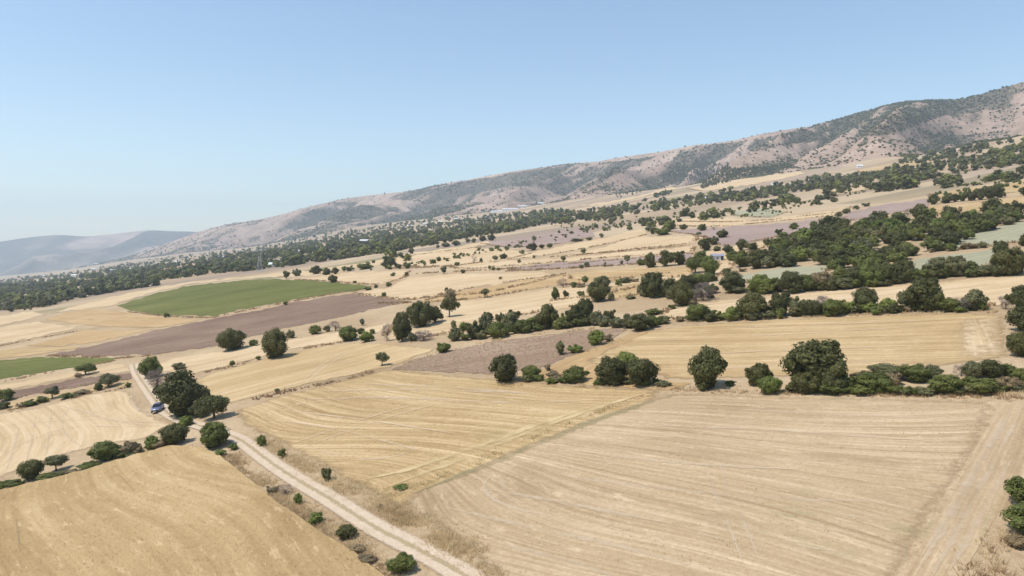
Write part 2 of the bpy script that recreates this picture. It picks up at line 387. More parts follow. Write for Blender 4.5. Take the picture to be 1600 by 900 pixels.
# ------------------------------------------------------------------ draped sheets
def lift(y, lev): return lev * (0.03 + np.clip(y, 0, None) * 0.00022)
def wdir(a, b):
    p = ground_at([a[0], b[0]], [a[1], b[1]]); d = p[1] - p[0]; return math.atan2(d[1], d[0])
def densify(poly, step, jit, closed=True):
    out = []; n = len(poly)
    for i in range(n if closed else n - 1):
        p = np.array(poly[i], float); q = np.array(poly[(i + 1) % n], float); L = np.linalg.norm(q - p); k = max(1, int(L / step))
        for j in range(k): out.append(p + (q - p) * j / k + (rng.normal(0, jit, 2) if j else 0))
    if not closed: out.append(np.array(poly[-1], float))
    return np.array(out)
def drape_poly(name, poly, mat, lev=1, label=None, cat='field', group=None, softw=3.0):
    b = densify(poly, 7, 0.7); W = ground_at(b[:, 0], b[:, 1])
    lo, hi = W.min(0), W.max(0); area = (hi[0] - lo[0]) * (hi[1] - lo[1]); sp = max(2.5, math.sqrt(area / 2600))
    gx, gy = np.meshgrid(np.arange(lo[0], hi[0], sp), np.arange(lo[1], hi[1], sp)); gx = gx.ravel() + rng.uniform(-.2, .2, gx.size) * sp; gy = gy.ravel() + rng.uniform(-.2, .2, gy.size) * sp
    ins = in_poly(gx, gy, W)
    P = np.concatenate([W, np.stack([gx[ins], gy[ins]], 1)]); n = len(W); o0 = P[0].copy()
    v, e, f, *_ = delaunay_2d_cdt([Vector(p - o0) for p in P], [], [list(range(n))], 1, 1e-4)
    XY = np.array([(q.x, q.y) for q in v]) + o0
    Z = height(XY[:, 0], XY[:, 1]) + lift(XY[:, 1], lev)
    T = np.array([t for t in f if len(t) == 3], np.int32)
    a = XY[T]; cr = (a[:, 1, 0] - a[:, 0, 0]) * (a[:, 2, 1] - a[:, 0, 1]) - (a[:, 1, 1] - a[:, 0, 1]) * (a[:, 2, 0] - a[:, 0, 0])
    T[cr < 0] = T[cr < 0][:, ::-1]
    A_, B_ = W, np.roll(W, -1, 0); bd = np.full(len(XY), 1e9)
    for p_, q_ in zip(A_, B_):
        d_ = q_ - p_; t_ = np.clip(((XY - p_) @ d_) / (d_ @ d_ + 1e-9), 0, 1); bd = np.minimum(bd, np.linalg.norm(XY - p_ - t_[:, None] * d_, axis=1))
    bd = np.clip(bd / softw, 0, 1)
    me = mesh_np(name, np.column_stack([XY, Z]), T, 3, mat, True, {'edge': bd})
    o = obj(name, me); tag(o, label, cat, group, 'structure'); o['poly'] = 0; del o['poly']
    return o, W
def chaikin(P, k=2):
    P = np.array(P, float)
    for _ in range(k):
        A = P[:-1] * .75 + P[1:] * .25; B = P[:-1] * .25 + P[1:] * .75
        P = np.concatenate([P[:1], np.stack([A, B], 1).reshape(-1, 2), P[-1:]])
    return P
def world_line(pts, step=1.5, k=2):
    W = chaikin(ground_at([p[0] for p in pts], [p[1] for p in pts]), k)
    d = np.r_[0, np.cumsum(np.linalg.norm(np.diff(W, axis=0), axis=1))]
    s = np.linspace(0, d[-1], max(3, int(d[-1] / step)))
    return np.stack([np.interp(s, d, W[:, 0]), np.interp(s, d, W[:, 1])], 1)
def ribbon(name, pts, width, mat, lev=2, parent=None, na=5, step=1.5, taper=False):
    L = world_line(pts, step); T = np.gradient(L, axis=0); T /= np.linalg.norm(T, axis=1)[:, None] + 1e-9
    N = np.stack([-T[:, 1], T[:, 0]], 1); a = np.linspace(-1, 1, na)
    wv = np.full(len(L), width / 2.0)
    if taper: wv *= np.clip(np.minimum(np.arange(len(L)), np.arange(len(L))[::-1]) / (0.18 * len(L) + 1) + 0.1, 0, 1)
    P = L[:, None, :] + N[:, None, :] * a[None, :, None] * wv[:, None, None]
    XY = P.reshape(-1, 2); Z = height(XY[:, 0], XY[:, 1]) + lift(XY[:, 1], lev)
    i = np.arange(len(XY)).reshape(len(L), na)
    Q = np.stack([i[:-1, :-1].ravel(), i[1:, :-1].ravel(), i[1:, 1:].ravel(), i[:-1, 1:].ravel()], 1)[:, ::-1]
    me = mesh_np(name, np.column_stack([XY, Z]), Q, 4, mat, True, {'across': np.tile(a, len(L))})
    return obj(name, me, parent), L

STR = ((0.30, 0.20, 0.092), (0.435, 0.31, 0.152), (0.60, 0.46, 0.27))          # stubble
PALE = ((0.41, 0.295, 0.16), (0.54, 0.405, 0.238), (0.63, 0.50, 0.32))         # pale straw
ORANGE = ((0.33, 0.215, 0.10), (0.43, 0.295, 0.145), (0.53, 0.395, 0.22))
GREYST = ((0.285, 0.20, 0.108), (0.435, 0.322, 0.19), (0.61, 0.483, 0.315))
MAUVE = ((0.145, 0.094, 0.066), (0.225, 0.153, 0.109), (0.315, 0.228, 0.162))
WEED = (0.21, 0.21, 0.09)
FIELDS = []
def field(label, poly, kind, a, b, name=None, **kw):
    kw2 = kw.pop('lev', 1); sw = kw.pop('softw', 3.0); ang = wdir(a, b); nm = 'field_material'
    if kind == 'plough': m = plough_mat(nm, *kw.pop('cols', MAUVE), ang); name = name or 'ploughed_field'
    elif kind == 'crop': m = crop_mat(nm, *kw.pop('cols'), ang); name = name or 'green_field'
    else: m = field_mat(nm, *{'stub': STR, 'pale': PALE, 'orange': ORANGE, 'grey': GREYST}[kind], ang, **kw); name = name or 'stubble_field'
    o, W = drape_poly(name, poly, m, kw2, label, softw=sw)
    FIELDS.append((o, W)); return o, W
GREEN = ((0.078, 0.09, 0.018), (0.125, 0.132, 0.032), (0.20, 0.19, 0.06))
SAGE = ((0.27, 0.26, 0.165), (0.33, 0.315, 0.205), (0.40, 0.375, 0.25))

W1, W1w = field('standing ripe cereal field left of the dirt track', [(-60, 790), (0, 769), (100, 746), (200, 717), (262, 700), (310, 700), (345, 716), (380, 745), (425, 782), (495, 832), (555, 868), (600, 905), (640, 965), (300, 1000), (-120, 1000)], 'stub', (170, 730), (380, 890), name='cereal_field', lev=7, mott=0.1, band=0.28, w=(0.28, 0.2, 0.37, 0.15), curve=30, hi=0.66)
S1, _ = field('tracked pale stubble field the blue car stands beside', [(-40, 655), (0, 646), (60, 637), (110, 623), (160, 613), (200, 609), (214, 618), (228, 640), (258, 654), (285, 664), (255, 672), (225, 690), (180, 693), (110, 708), (50, 728), (0, 748), (-40, 760)], 'pale', (40, 730), (110, 640), curve=60, band=0.35, soft=True)
S2, _ = field('golden stubble field right of the track with a tapered far corner', [(362, 642), (440, 617), (520, 599), (590, 580), (620, 577), (690, 584), (765, 590), (900, 602), (1035, 608), (1020, 634), (930, 668), (845, 706), (745, 752), (670, 785), (625, 800), (565, 766), (520, 742), (440, 696), (378, 667)], 'stub', (480, 640), (800, 676), curve=45, weed=(0.30, 0.26, 0.13), weed_t=0.66, soft=True, lev=0.55)
S3, _ = field('large greyish stubble field with curved drill lines', [(640, 768), (730, 733), (830, 690), (930, 650), (1050, 613), (1200, 617), (1330, 620), (1480, 624), (1558, 627), (1552, 665), (1500, 755), (1440, 850), (1405, 910), (1360, 1000), (820, 1000), (745, 880), (690, 835), (618, 792)], 'grey', (800, 780), (1300, 846), curve=75, weed=WEED, weed_t=0.63, band=0.6, lo=0.37, hi=0.62, soft=True)
S3b, _ = field('bleached headland strip beside the lower edge bush', [(1560, 627), (1600, 632), (1680, 640), (1660, 760), (1560, 800), (1532, 850), (1500, 905), (1470, 1000), (1270, 1000), (1325, 910), (1370, 850), (1440, 755), (1500, 680), (1520, 632)], 'grey', (1440, 900), (1575, 650), band=0.4, weed=WEED, weed_t=0.64, lev=0.6, lo=0.38, hi=0.625)
S4, _ = field('banded stubble field enclosed by hedges', [(905, 568), (960, 540), (1010, 518), (1060, 508), (1150, 503), (1300, 495), (1500, 489), (1570, 491), (1582, 560), (1530, 566), (1470, 574), (1330, 588), (1180, 592), (1040, 594), (1020, 585), (960, 575)], 'stub', (1050, 548), (1500, 541), curve=18, band=0.5, soft=True)
S4l, _ = field('sandy cart lane beside the brown ploughed field', [(790, 592), (850, 577), (890, 559), (950, 534), (1005, 515), (1018, 518), (965, 541), (915, 564), (960, 580), (1050, 596), (1080, 600), (1045, 610), (940, 604), (870, 598)], 'orange', (860, 575), (1000, 517), band=0.8)
P3, _ = field('brown ploughed field with clods behind the front hedge', [(612, 578), (650, 561), (700, 549), (780, 532), (850, 524), (920, 515), (982, 513), (958, 529), (930, 545), (885, 557), (855, 573), (765, 585), (690, 581)], 'plough', (640, 570), (960, 520), cols=((0.20, 0.135, 0.085), (0.295, 0.21, 0.14), (0.39, 0.295, 0.205)))
S6a, _ = field('smooth pale field below the mauve fallow', [(252, 566), (300, 556), (345, 550), (400, 541), (450, 533), (500, 524), (560, 516), (605, 505), (592, 520), (548, 532), (460, 545), (400, 560), (330, 578), (262, 592), (245, 582)], 'pale', (270, 580), (540, 525), band=0.3, w=(0.2, 0.15, 0.4, 0.25))
S6b, _ = field('wheel marked pale field behind the big dark oak', [(300, 596), (330, 583), (400, 564), (460, 549), (548, 536), (600, 536), (690, 546), (655, 556), (610, 575), (560, 585), (500, 597), (440, 611), (360, 632), (330, 632)], 'stub', (360, 620), (600, 560), band=0.3, curve=40, lo=0.30, hi=0.60, soft=True)
P1, _ = field('long mauve brown fallow field below the green crop', [(72, 555), (150, 540), (250, 515), (330, 499), (400, 486), (450, 474), (520, 462), (560, 460), (640, 471), (560, 488), (500, 502), (450, 512), (400, 524), (340, 540), (250, 553), (150, 557)], 'plough', (150, 550), (560, 475))
G1, _ = field('long green crop field above the mauve fallow', [(182, 478), (235, 461), (300, 446), (400, 437), (450, 437), (520, 441), (583, 447), (560, 454), (480, 465), (400, 479), (330, 494), (250, 492), (205, 486)], 'crop', (230, 485), (540, 447), cols=GREEN)
G2, _ = field('narrow green crop strip beside the dirt track head', [(-40, 566), (0, 563), (60, 558), (110, 559), (180, 560), (173, 566), (120, 573), (60, 583), (0, 593), (-40, 600)], 'crop', (0, 578), (150, 563), cols=GREEN)
field('narrow tan strip under the green crop strip', [(-40, 612), (0, 602), (60, 591), (125, 579), (190, 569), (205, 580), (185, 583), (120, 588), (50, 603), (0, 610), (-40, 618)], 'pale', (0, 604), (170, 575))
field('narrow mauve fallow strip among scattered low trees', [(-40, 622), (0, 613), (50, 606), (120, 591), (185, 585), (204, 583), (206, 592), (150, 600), (80, 611), (20, 622), (0, 626), (-40, 634)], 'plough', (0, 618), (190, 588))
field('tan verge strip between fallow strip and pale stubble', [(-40, 642), (0, 631), (80, 616), (150, 604), (206, 595), (205, 603), (160, 608), (110, 618), (60, 632), (0, 641), (-40, 650)], 'stub', (0, 635), (190, 600))
field('pale cream field beside the orange stubble', [(-40, 520), (0, 512), (60, 503), (120, 512), (60, 527), (0, 538), (-40, 545)], 'pale', (0, 530), (110, 512), w=(0.2, 0.15, 0.4, 0.25))
field('orange stubble field below the green crop', [(70, 499), (105, 488), (150, 483), (205, 489), (250, 495), (318, 500), (250, 512), (170, 511), (110, 505)], 'orange', (90, 498), (300, 503))
field('small orange stubble wedge beside the long mauve fallow', [(96, 528), (130, 516), (200, 517), (240, 514), (150, 535), (100, 541), (40, 540)], 'orange', (60, 538), (220, 518))
field('tan stubble strip at the tip of the mauve fallow', [(-40, 560), (0, 548), (40, 543), (100, 543), (140, 540), (70, 553), (0, 560), (-40, 566)], 'stub', (0, 553), (120, 542))
field('pale strip along the edge of the wooded plain', [(-40, 500), (0, 494), (50, 487), (70, 492), (40, 500), (0, 509), (-40, 515)], 'pale', (0, 505), (60, 492))
field('tan strip between the green crop and the wooded plain', [(65, 494), (120, 478), (200, 458), (300, 440), (400, 431), (500, 421), (600, 405), (700, 388), (760, 377), (770, 380), (700, 395), (640, 408), (560, 418), (480, 432), (400, 434), (300, 443), (235, 458), (180, 476), (150, 481), (105, 486)], 'pale', (150, 470), (500, 422))
# middle distance
MID = [
 ('broad cream field right of the green crop', 'pale', [(556, 458), (608, 449), (640, 434), (700, 429), (760, 428), (850, 426), (868, 430), (800, 440), (740, 449), (700, 459), (645, 468), (600, 466)]),
 ('orange banded slope behind the lone round tree', 'orange', [(655, 472), (720, 456), (830, 436), (900, 428), (990, 421), (1075, 418), (1085, 425), (1000, 431), (950, 441), (860, 447), (780, 461), (715, 470)]),
 ('pale slope between the long hedge and the banded slope', 'pale', [(640, 492), (700, 474), (780, 464), (860, 451), (950, 445), (1010, 436), (1080, 428), (1100, 432), (1030, 446), (950, 457), (905, 480), (840, 488), (780, 498), (700, 522), (610, 532), (600, 520)]),
 ('tan field behind the green crop with small trees', 'pale', [(462, 437), (530, 427), (600, 424), (640, 424), (636, 432), (602, 444), (560, 444), (520, 440)]),
 ('cream field with a row of small trees', 'pale', [(622, 398), (680, 391), (740, 387), (800, 391), (832, 396), (790, 406), (700, 416), (640, 417), (612, 412)]),
 ('mauve fallow beside the pylon on the rise', 'plough', [(752, 380), (800, 375), (860, 365), (918, 355), (926, 362), (930, 370), (880, 380), (830, 386), (790, 387)]),
 ('cream ramp field climbing to the tree clump', 'pale', [(792, 406), (870, 386), (950, 371), (1000, 358), (1012, 366), (960, 379), (900, 391), (840, 401)]),
 ('pale field beside the dark oak pair', 'pale', [(872, 402), (930, 390), (990, 371), (1090, 369), (1086, 380), (1000, 388), (930, 396)]),
 ('pale terrace above the mauve terrace', 'pale', [(700, 416), (790, 408), (880, 404), (1000, 392), (1085, 386), (1082, 395), (950, 402), (870, 410), (780, 416), (720, 421)]),
 ('mauve terrace strip with small shrubs', 'plough', [(790, 419), (870, 411), (960, 405), (1080, 396), (1082, 404), (1000, 413), (900, 418), (800, 423)]),
 ('mauve brown field behind the lone dark oak', 'plough', [(1040, 361), (1120, 356), (1220, 349), (1320, 339), (1312, 352), (1200, 373), (1130, 386), (1112, 378), (1100, 369)]),
 ('curved cream field below the scrubby rise', 'pale', [(1055, 352), (1062, 344), (1100, 338), (1180, 344), (1300, 330), (1330, 323), (1312, 336), (1200, 347), (1120, 355)]),
 ('small sage green field behind shrubs', 'sage', [(1140, 332), (1190, 325), (1232, 331), (1205, 340), (1150, 338)]),
 ('drilled pale field between two hedges', 'pale', [(1040, 484), (1140, 468), (1240, 461), (1400, 447), (1600, 429), (1680, 424), (1680, 470), (1600, 474), (1500, 482), (1300, 489), (1100, 497), (1040, 500)]),
 ('sage green field under the woodland belt', 'sage', [(1150, 432), (1220, 418), (1297, 414), (1292, 428), (1200, 440), (1140, 442)]),
 ('sage green field beside the large dark oak', 'sage', [(1418, 412), (1440, 404), (1500, 397), (1560, 389), (1570, 400), (1545, 417), (1500, 424), (1440, 432), (1412, 426)]),
 ('sage green field beyond the russet hedge', 'sage', [(1470, 386), (1520, 366), (1600, 345), (1700, 325), (1700, 365), (1600, 376), (1560, 383), (1500, 391)]),
 ('mauve field above the woodland belt', 'plough', [(1305, 346), (1330, 331), (1380, 320), (1450, 311), (1452, 323), (1410, 331), (1340, 344)]),
 ('tan field above the woodland belt', 'stub', [(1430, 336), (1452, 322), (1540, 316), (1600, 307), (1700, 296), (1700, 312), (1600, 320), (1500, 333)]),
 ('tan field above the dark tree row', 'stub', [(1452, 304), (1520, 293), (1600, 283), (1700, 272), (1700, 290), (1600, 299), (1530, 307), (1465, 311)]),
 ('cream strip below the pine plantation', 'pale', [(1075, 294), (1150, 281), (1250, 268), (1258, 272), (1180, 288), (1100, 299)]),
 ('cream strip left of the pine plantation', 'pale', [(905, 322), (960, 313), (1010, 303), (1052, 291), (1058, 296), (1000, 309), (940, 322)]),
 ('pale strip among far tree belts', 'pale', [(1290, 300), (1350, 290), (1420, 278), (1425, 283), (1350, 297), (1300, 306)]),
 ('tan strip below the scrub hills', 'stub', [(1340, 266), (1400, 256), (1450, 250), (1455, 254), (1400, 262), (1345, 272)]),
 ('tan bank field right of the dark tree clump', 'stub', [(960, 447), (1010, 436), (1075, 430), (1085, 440), (1040, 446), (1000, 460), (950, 468)]),
 ('orange corner field behind the farm hut', 'orange', [(1210, 378), (1260, 362), (1310, 352), (1330, 356), (1290, 370), (1240, 384)]),
 ('pale clearing beside the farm hut', 'pale', [(1080, 396), (1130, 388), (1200, 378), (1215, 380), (1160, 398), (1135, 425), (1100, 440), (1080, 438), (1130, 412)]),
 ('tan stubble strip in front of the dark oak trio', 'stub', [(880, 428), (1000, 418), (1085, 420), (1090, 432), (1000, 432), (900, 440)]),
]
for lab, kd, poly in MID:
    i0 = int(np.argmin([p[0] for p in poly])); i1 = int(np.argmax([p[0] for p in poly])); a, b = poly[i0], poly[i1]
    if kd == 'sage': field(lab, poly, 'crop', a, b, cols=SAGE)
    elif kd == 'plough': field(lab, poly, 'plough', a, b, cols=((0.25, 0.18, 0.15), (0.32, 0.24, 0.20), (0.38, 0.295, 0.245)))
    else: field(lab, poly, kd, a, b, band=0.25, curve=20)

BANKS = [poly[int(np.argmax([p[0] for p in poly])):] + [poly[0]] for _l, _k, poly in MID]
# the dirt track and the wheel marks
tm = track_mat()
TRACK = [(760, 925), (715, 893), (650, 858), (585, 826), (520, 783), (465, 752), (420, 722), (392, 700), (372, 686), (345, 676), (318, 668), (292, 661), (268, 652), (250, 636), (236, 617), (222, 597), (212, 582), (209, 570)]
tr, TL = ribbon('dirt_track', TRACK, 3.0, tm, 3, na=17, step=1.0)
tag(tr, 'pale two rut dirt track running past the parked blue car', 'track', kind='structure')
rp = ribbon_mat('bleached_straw', (0.60, 0.48, 0.325), (0.67, 0.555, 0.40), 0.52, 1.4)
rs = ribbon_mat('thin_straw', (0.58, 0.46, 0.31), (0.67, 0.555, 0.40), 0.5, 0.9)
rd = ribbon_mat('flattened_stubble', (0.33, 0.25, 0.14), (0.42, 0.32, 0.19), 0.7)
ry = ribbon_mat('yellow_straw', (0.52, 0.40, 0.20), (0.63, 0.50, 0.29), 0.85, 0.5)
rg = ribbon_mat('green_weed', (0.26, 0.24, 0.12), (0.38, 0.32, 0.18), 0.5, 0.9)
RL = [0]
def marks(parent, lines, width, mat, name='wheel_track', taper=True):
    for L in lines: RL[0] = (RL[0] + 1) % 12; ribbon(name, L, width, mat, (7.6 if parent is W1 else 1.5) + 0.09 * RL[0], parent, 5, 1.5, taper)
marks(S3, [[(1100, 718), (1108, 745), (1125, 790), (1150, 850), (1165, 890)], [(1122, 715), (1130, 745), (1152, 795), (1172, 840), (1190, 885)]], 0.55, rp)
marks(S3, [[(1256, 791), (1300, 803), (1350, 811), (1398, 815)], [(1262, 822), (1310, 832), (1362, 841)], [(1218, 847), (1262, 857), (1335, 867)], [(925, 812), (950, 824), (985, 838)], [(1062, 829), (1100, 836), (1148, 851)]], 0.45, rp, 'straw_line')
marks(S3, [[(700, 795), (800, 818), (950, 850), (1100, 890)], [(760, 765), (900, 790), (1050, 820)], [(900, 705), (1050, 725), (1250, 735)], [(1000, 665), (1200, 672), (1450, 690)], [(850, 740), (1000, 760), (1200, 780), (1380, 785)], [(1150, 640), (1300, 648), (1500, 655)], [(780, 850), (900, 880), (980, 910)]], 1.3, rs, 'straw_line')
marks(S3, [[(775, 738), (752, 758), (765, 780), (800, 795), (870, 810)], [(800, 735), (780, 752), (790, 768), (830, 778)]], 1.0, rp)
marks(S3, [[(645, 772), (735, 738), (835, 695), (935, 655), (1050, 618)]], 3.0, rg, 'weed_strip')
marks(S2, [[(600, 764), (700, 726), (810, 682), (900, 648), (1010, 615)], [(560, 752), (640, 735), (740, 702), (840, 664), (930, 635)]], 2.6, ry, 'straw_strip')
marks(S2, [[(440, 700), (520, 672), (600, 645), (680, 625)], [(455, 706), (540, 676), (620, 648), (700, 628)], [(400, 655), (500, 665), (600, 690), (680, 712)], [(420, 640), (560, 655), (720, 680)], [(390, 650), (470, 630), (560, 622)], [(480, 700), (540, 715), (600, 720), (660, 700)]], 0.9, rp)
marks(S2, [[(470, 625), (620, 620), (800, 632), (940, 625)], [(560, 600), (700, 605), (880, 620)], [(500, 612), (650, 608), (820, 615)]], 2.0, rs, 'straw_strip')
marks(S6b, [[(470, 600), (490, 580), (515, 563), (548, 545)], [(478, 601), (500, 580), (526, 562), (556, 546)], [(380, 600), (450, 580), (520, 568), (600, 562)], [(420, 612), (500, 590), (570, 575)]], 0.9, rp)
S4c, _ = field('bleached churned corner of the banded stubble field', [(1490, 501), (1520, 495), (1568, 496), (1577, 530), (1578, 556), (1530, 564), (1494, 570), (1482, 535)], 'pale', (1508, 500), (1516, 565), soft=True, lev=1.35, curve=25, softw=6.0)
marks(S4, [[(1000, 535), (1200, 525), (1480, 508)], [(1020, 560), (1200, 548), (1470, 540)], [(1100, 515), (1300, 508), (1480, 500)], [(1050, 580), (1250, 570), (1480, 560)]], 1.4, rs, 'straw_strip')
marks(S3b, [[(1430, 900), (1490, 800), (1545, 700), (1582, 640)], [(1455, 905), (1510, 800), (1565, 700), (1595, 645)], [(1480, 900), (1530, 810), (1580, 720)], [(1440, 870), (1520, 740), (1570, 650)]], 1.2, rs)
marks(S1, [[(262, 655), (225, 648), (205, 632), (206, 612)], [(275, 662), (215, 660), (150, 655), (60, 660), (0, 668)], [(270, 664), (200, 668), (110, 665), (40, 690), (0, 715)], [(255, 668), (180, 660), (120, 640), (90, 635)], [(10, 735), (20, 700), (30, 665)], [(40, 725), (48, 690), (55, 650)], [(70, 718), (75, 680), (80, 640)], [(235, 650), (215, 640), (200, 625)], [(130, 700), (100, 680), (95, 655), (110, 635)]], 0.9, rp)
marks(W1, [[(25, 815), (30, 850), (33, 885)]], 0.35, rd)
marks(W1, [[(185, 745), (200, 760), (215, 778)], [(88, 790), (92, 805)]], 0.25, rd)

# ------------------------------------------------------------------ dry grass, stalks (stuff)
def tuft_mesh(name, XY, hgt, blades, bw, mat, tint, spread=0.5):
    n = len(XY); Z = height(XY[:, 0], XY[:, 1]) - 0.03
    B = np.repeat(np.column_stack([XY, Z]), blades, 0); H = np.repeat(hgt, blades) * rng.uniform(0.6, 1.15, n * blades)
    T = np.clip(np.repeat(tint, blades) + rng.normal(0, 0.12, n * blades), 0, 1)
    a = rng.uniform(0, 2 * math.pi, n * blades); off = rng.uniform(0, spread * 0.5, n * blades)
    base = B + np.column_stack([np.cos(a) * off, np.sin(a) * off, np.zeros_like(a)])
    lean = rng.uniform(0.25, 0.95, n * blades) * H
    tip = base + np.column_stack([np.cos(a) * lean, np.sin(a) * lean, H])
    p = rng.uniform(0, math.pi, n * blades); sd = np.column_stack([np.cos(p), np.sin(p), np.zeros_like(p)]) * (bw * rng.uniform(0.6, 1.3, n * blades))[:, None]
    V = np.stack([base - sd, base + sd, tip], 1).reshape(-1, 3)
    return mesh_np(name, V, np.arange(len(V)).reshape(-1, 3), 3, mat, False, {'tint': np.repeat(T, 3)})
def strip_points(pts, width, dens, patch=0.45):
    L = world_line(pts, 1.0, 1); n = int(len(L) * width * dens)
    if n < 4: n = 4
    k = rng.uniform(0, len(L) - 1.001, n); i = k.astype(int); f = (k - i)[:, None]
    P = L[i] * (1 - f) + L[i + 1] * f
    T = np.gradient(L, axis=0)[i]; T /= np.linalg.norm(T, axis=1)[:, None] + 1e-9
    P = P + np.stack([-T[:, 1], T[:, 0]], 1) * (rng.normal(0, width * 0.33, n))[:, None]
    keep = vn(P[:, 0] / 3.5, P[:, 1] / 3.5, 5) + rng.uniform(-.2, .2, n) > patch
    return P[keep]
g_straw = grass_mat('straw_grass', (0.55, 0.42, 0.23), (0.78, 0.64, 0.40))
g_rust = grass_mat('rusty_grass', (0.31, 0.20, 0.11), (0.58, 0.44, 0.26))
g_green = grass_mat('greenish_grass', (0.24, 0.23, 0.09), (0.52, 0.44, 0.23))
g_cereal = grass_mat('ripe_cereal', (0.46, 0.335, 0.185), (0.56, 0.42, 0.245))
g_stub = grass_mat('cut_stubble', (0.34, 0.245, 0.13), (0.72, 0.59, 0.39))
def strip(label, lines, width, dens, hgt, mat, bw=0.035, blades=7, patch=0.42, name='dry_grass'):
    P = np.concatenate([strip_points(L, width, dens, patch) for L in lines])
    d = np.clip(P[:, 1] / 90.0, 1, 6)
    tn = vn(P[:, 0] / 4, P[:, 1] / 4, 33)
    me = tuft_mesh(name, P, hgt * rng.uniform(0.55, 1.25, len(P)), blades, bw * float(np.median(d)), mat, tn, 0.5)
    o = obj(name, me); tag(o, label, 'grass', kind='stuff'); return o
strip('tall dry straw grass along the right verge of the dirt track', [[(405, 685), (450, 714), (500, 742), (550, 770), (610, 805), (670, 838), (730, 872), (780, 905)], [(560, 765), (610, 792), (670, 822), (730, 855), (790, 895)]], 2.4, 11, 0.55, g_straw, 0.03, 8, 0.36)
strip('rusty dry grass between the ripe cereal and the track', [[(350, 712), (385, 742), (430, 776), (490, 820), (550, 860), (610, 900)]], 2.4, 6, 0.42, g_rust)
strip('pale dry grass on the cereal side of the track', [[(355, 712), (395, 742), (440, 777), (510, 826), (580, 872), (620, 905)]], 2.6, 11, 0.42, g_straw, 0.03, 8, 0.34)
strip('short grass growing between the track ruts', [TRACK[1:16]], 0.45, 16, 0.2, g_green, 0.03, 5, 0.45)
strip('greenish weeds along the corner between two stubble fields', [[(600, 775), (650, 762), (720, 733), (820, 690), (900, 656), (960, 636)], [(600, 768), (620, 765), (650, 755)]], 1.3, 4, 0.35, g_green)
strip('yellow straw along the boundary of the stubble fields', [[(560, 772), (600, 780), (640, 765), (730, 728), (830, 685), (930, 645), (1030, 612)]], 1.6, 4, 0.4, g_straw)
strip('russet dry grass at the foot of the front hedge', [[(1050, 608), (1120, 612), (1200, 615), (1320, 618), (1440, 618), (1560, 622), (1600, 622)], [(1380, 612), (1460, 613), (1560, 616)], [(840, 592), (880, 596), (940, 602)]], 1.8, 5, 0.55, g_rust)
strip('straw grass at the foot of the front hedge', [[(780, 602), (850, 602), (950, 606), (1040, 608)], [(1130, 604), (1170, 608)], [(1400, 610), (1450, 614)], [(1560, 618), (1610, 612)]], 1.6, 5, 0.6, g_straw)
strip('brown brush along the cereal field hedge', [[(-20, 768), (60, 750), (140, 735), (220, 710), (270, 700), (310, 702)], [(190, 708), (240, 700), (265, 692)]], 1.8, 4, 0.6, g_rust)
strip('dry grass along the upper hedges', [[(1040, 503), (1150, 501), (1300, 494), (1480, 488), (1560, 488)], [(860, 560), (930, 548), (990, 522)], [(620, 574), (690, 549), (800, 527), (930, 513)]], 2.0, 3, 0.6, g_straw, 0.04)
strip('russet scrub grass along terrace edges', [[(0, 541), (60, 529), (130, 516)], [(0, 597), (60, 586), (125, 574), (180, 564)], [(0, 628), (60, 616), (130, 602), (200, 594)], [(0, 643), (60, 635), (120, 620), (200, 606)], [(320, 583), (400, 563), (460, 547), (545, 534)], [(370, 632), (440, 614), (520, 598), (590, 579)], [(200, 487), (260, 494), (330, 497)], [(75, 556), (180, 560), (240, 556)]], 2.2, 2.5, 0.6, g_rust, 0.05, 5, 0.45)
strip('brown banks between the middle distance terraces', [[(640, 468), (700, 462), (760, 459), (840, 440), (870, 431)], [(600, 420), (700, 417), (780, 407)], [(650, 428), (720, 424), (800, 420), (900, 412), (1080, 396)], [(640, 400), (700, 392), (760, 385)], [(1060, 346), (1180, 347), (1310, 332)], [(1080, 383), (960, 394), (860, 402)], [(860, 470), (940, 462), (1000, 447), (1090, 440)], [(790, 424), (900, 419), (1080, 408)], [(330, 497), (400, 482), (480, 467), (580, 449)], [(590, 474), (640, 474), (700, 462)]], 3.0, 1.3, 0.9, g_rust, 0.06, 4, 0.4)
strip('brown weedy banks along the lower edges of the far parcels', BANKS, 2.6, 0.9, 0.9, g_rust, 0.06, 4, 0.46)
strip('dry grass below the bush at the field corner', [[(1600, 850), (1575, 865), (1555, 890), (1540, 915)]], 3.0, 6, 0.7, g_rust)
strip('pale straw grass below the bush at the field corner', [[(1590, 830), (1560, 860), (1540, 890)]], 3.0, 5, 0.6, g_straw)
def scatter_poly(W, dens, ymax=None):
    lo, hi = W.min(0), W.max(0); n = int((hi[0] - lo[0]) * (hi[1] - lo[1]) * dens)
    P = np.column_stack([rng.uniform(lo[0], hi[0], n), rng.uniform(lo[1], hi[1], n)])
    return P[in_poly(P[:, 0], P[:, 1], W)]
P = scatter_poly(W1w, 9.0)
o = obj('cereal_stalks', tuft_mesh('cereal_stalks', P, rng.uniform(0.40, 0.60, len(P)), 3, 0.05, g_cereal, 0.5 + 0.6 * fbm(P[:, 0] / 9, P[:, 1] / 9, 3, 3), 0.4)); tag(o, 'standing ripe cereal stalks left of the track', 'cereal', kind='stuff')
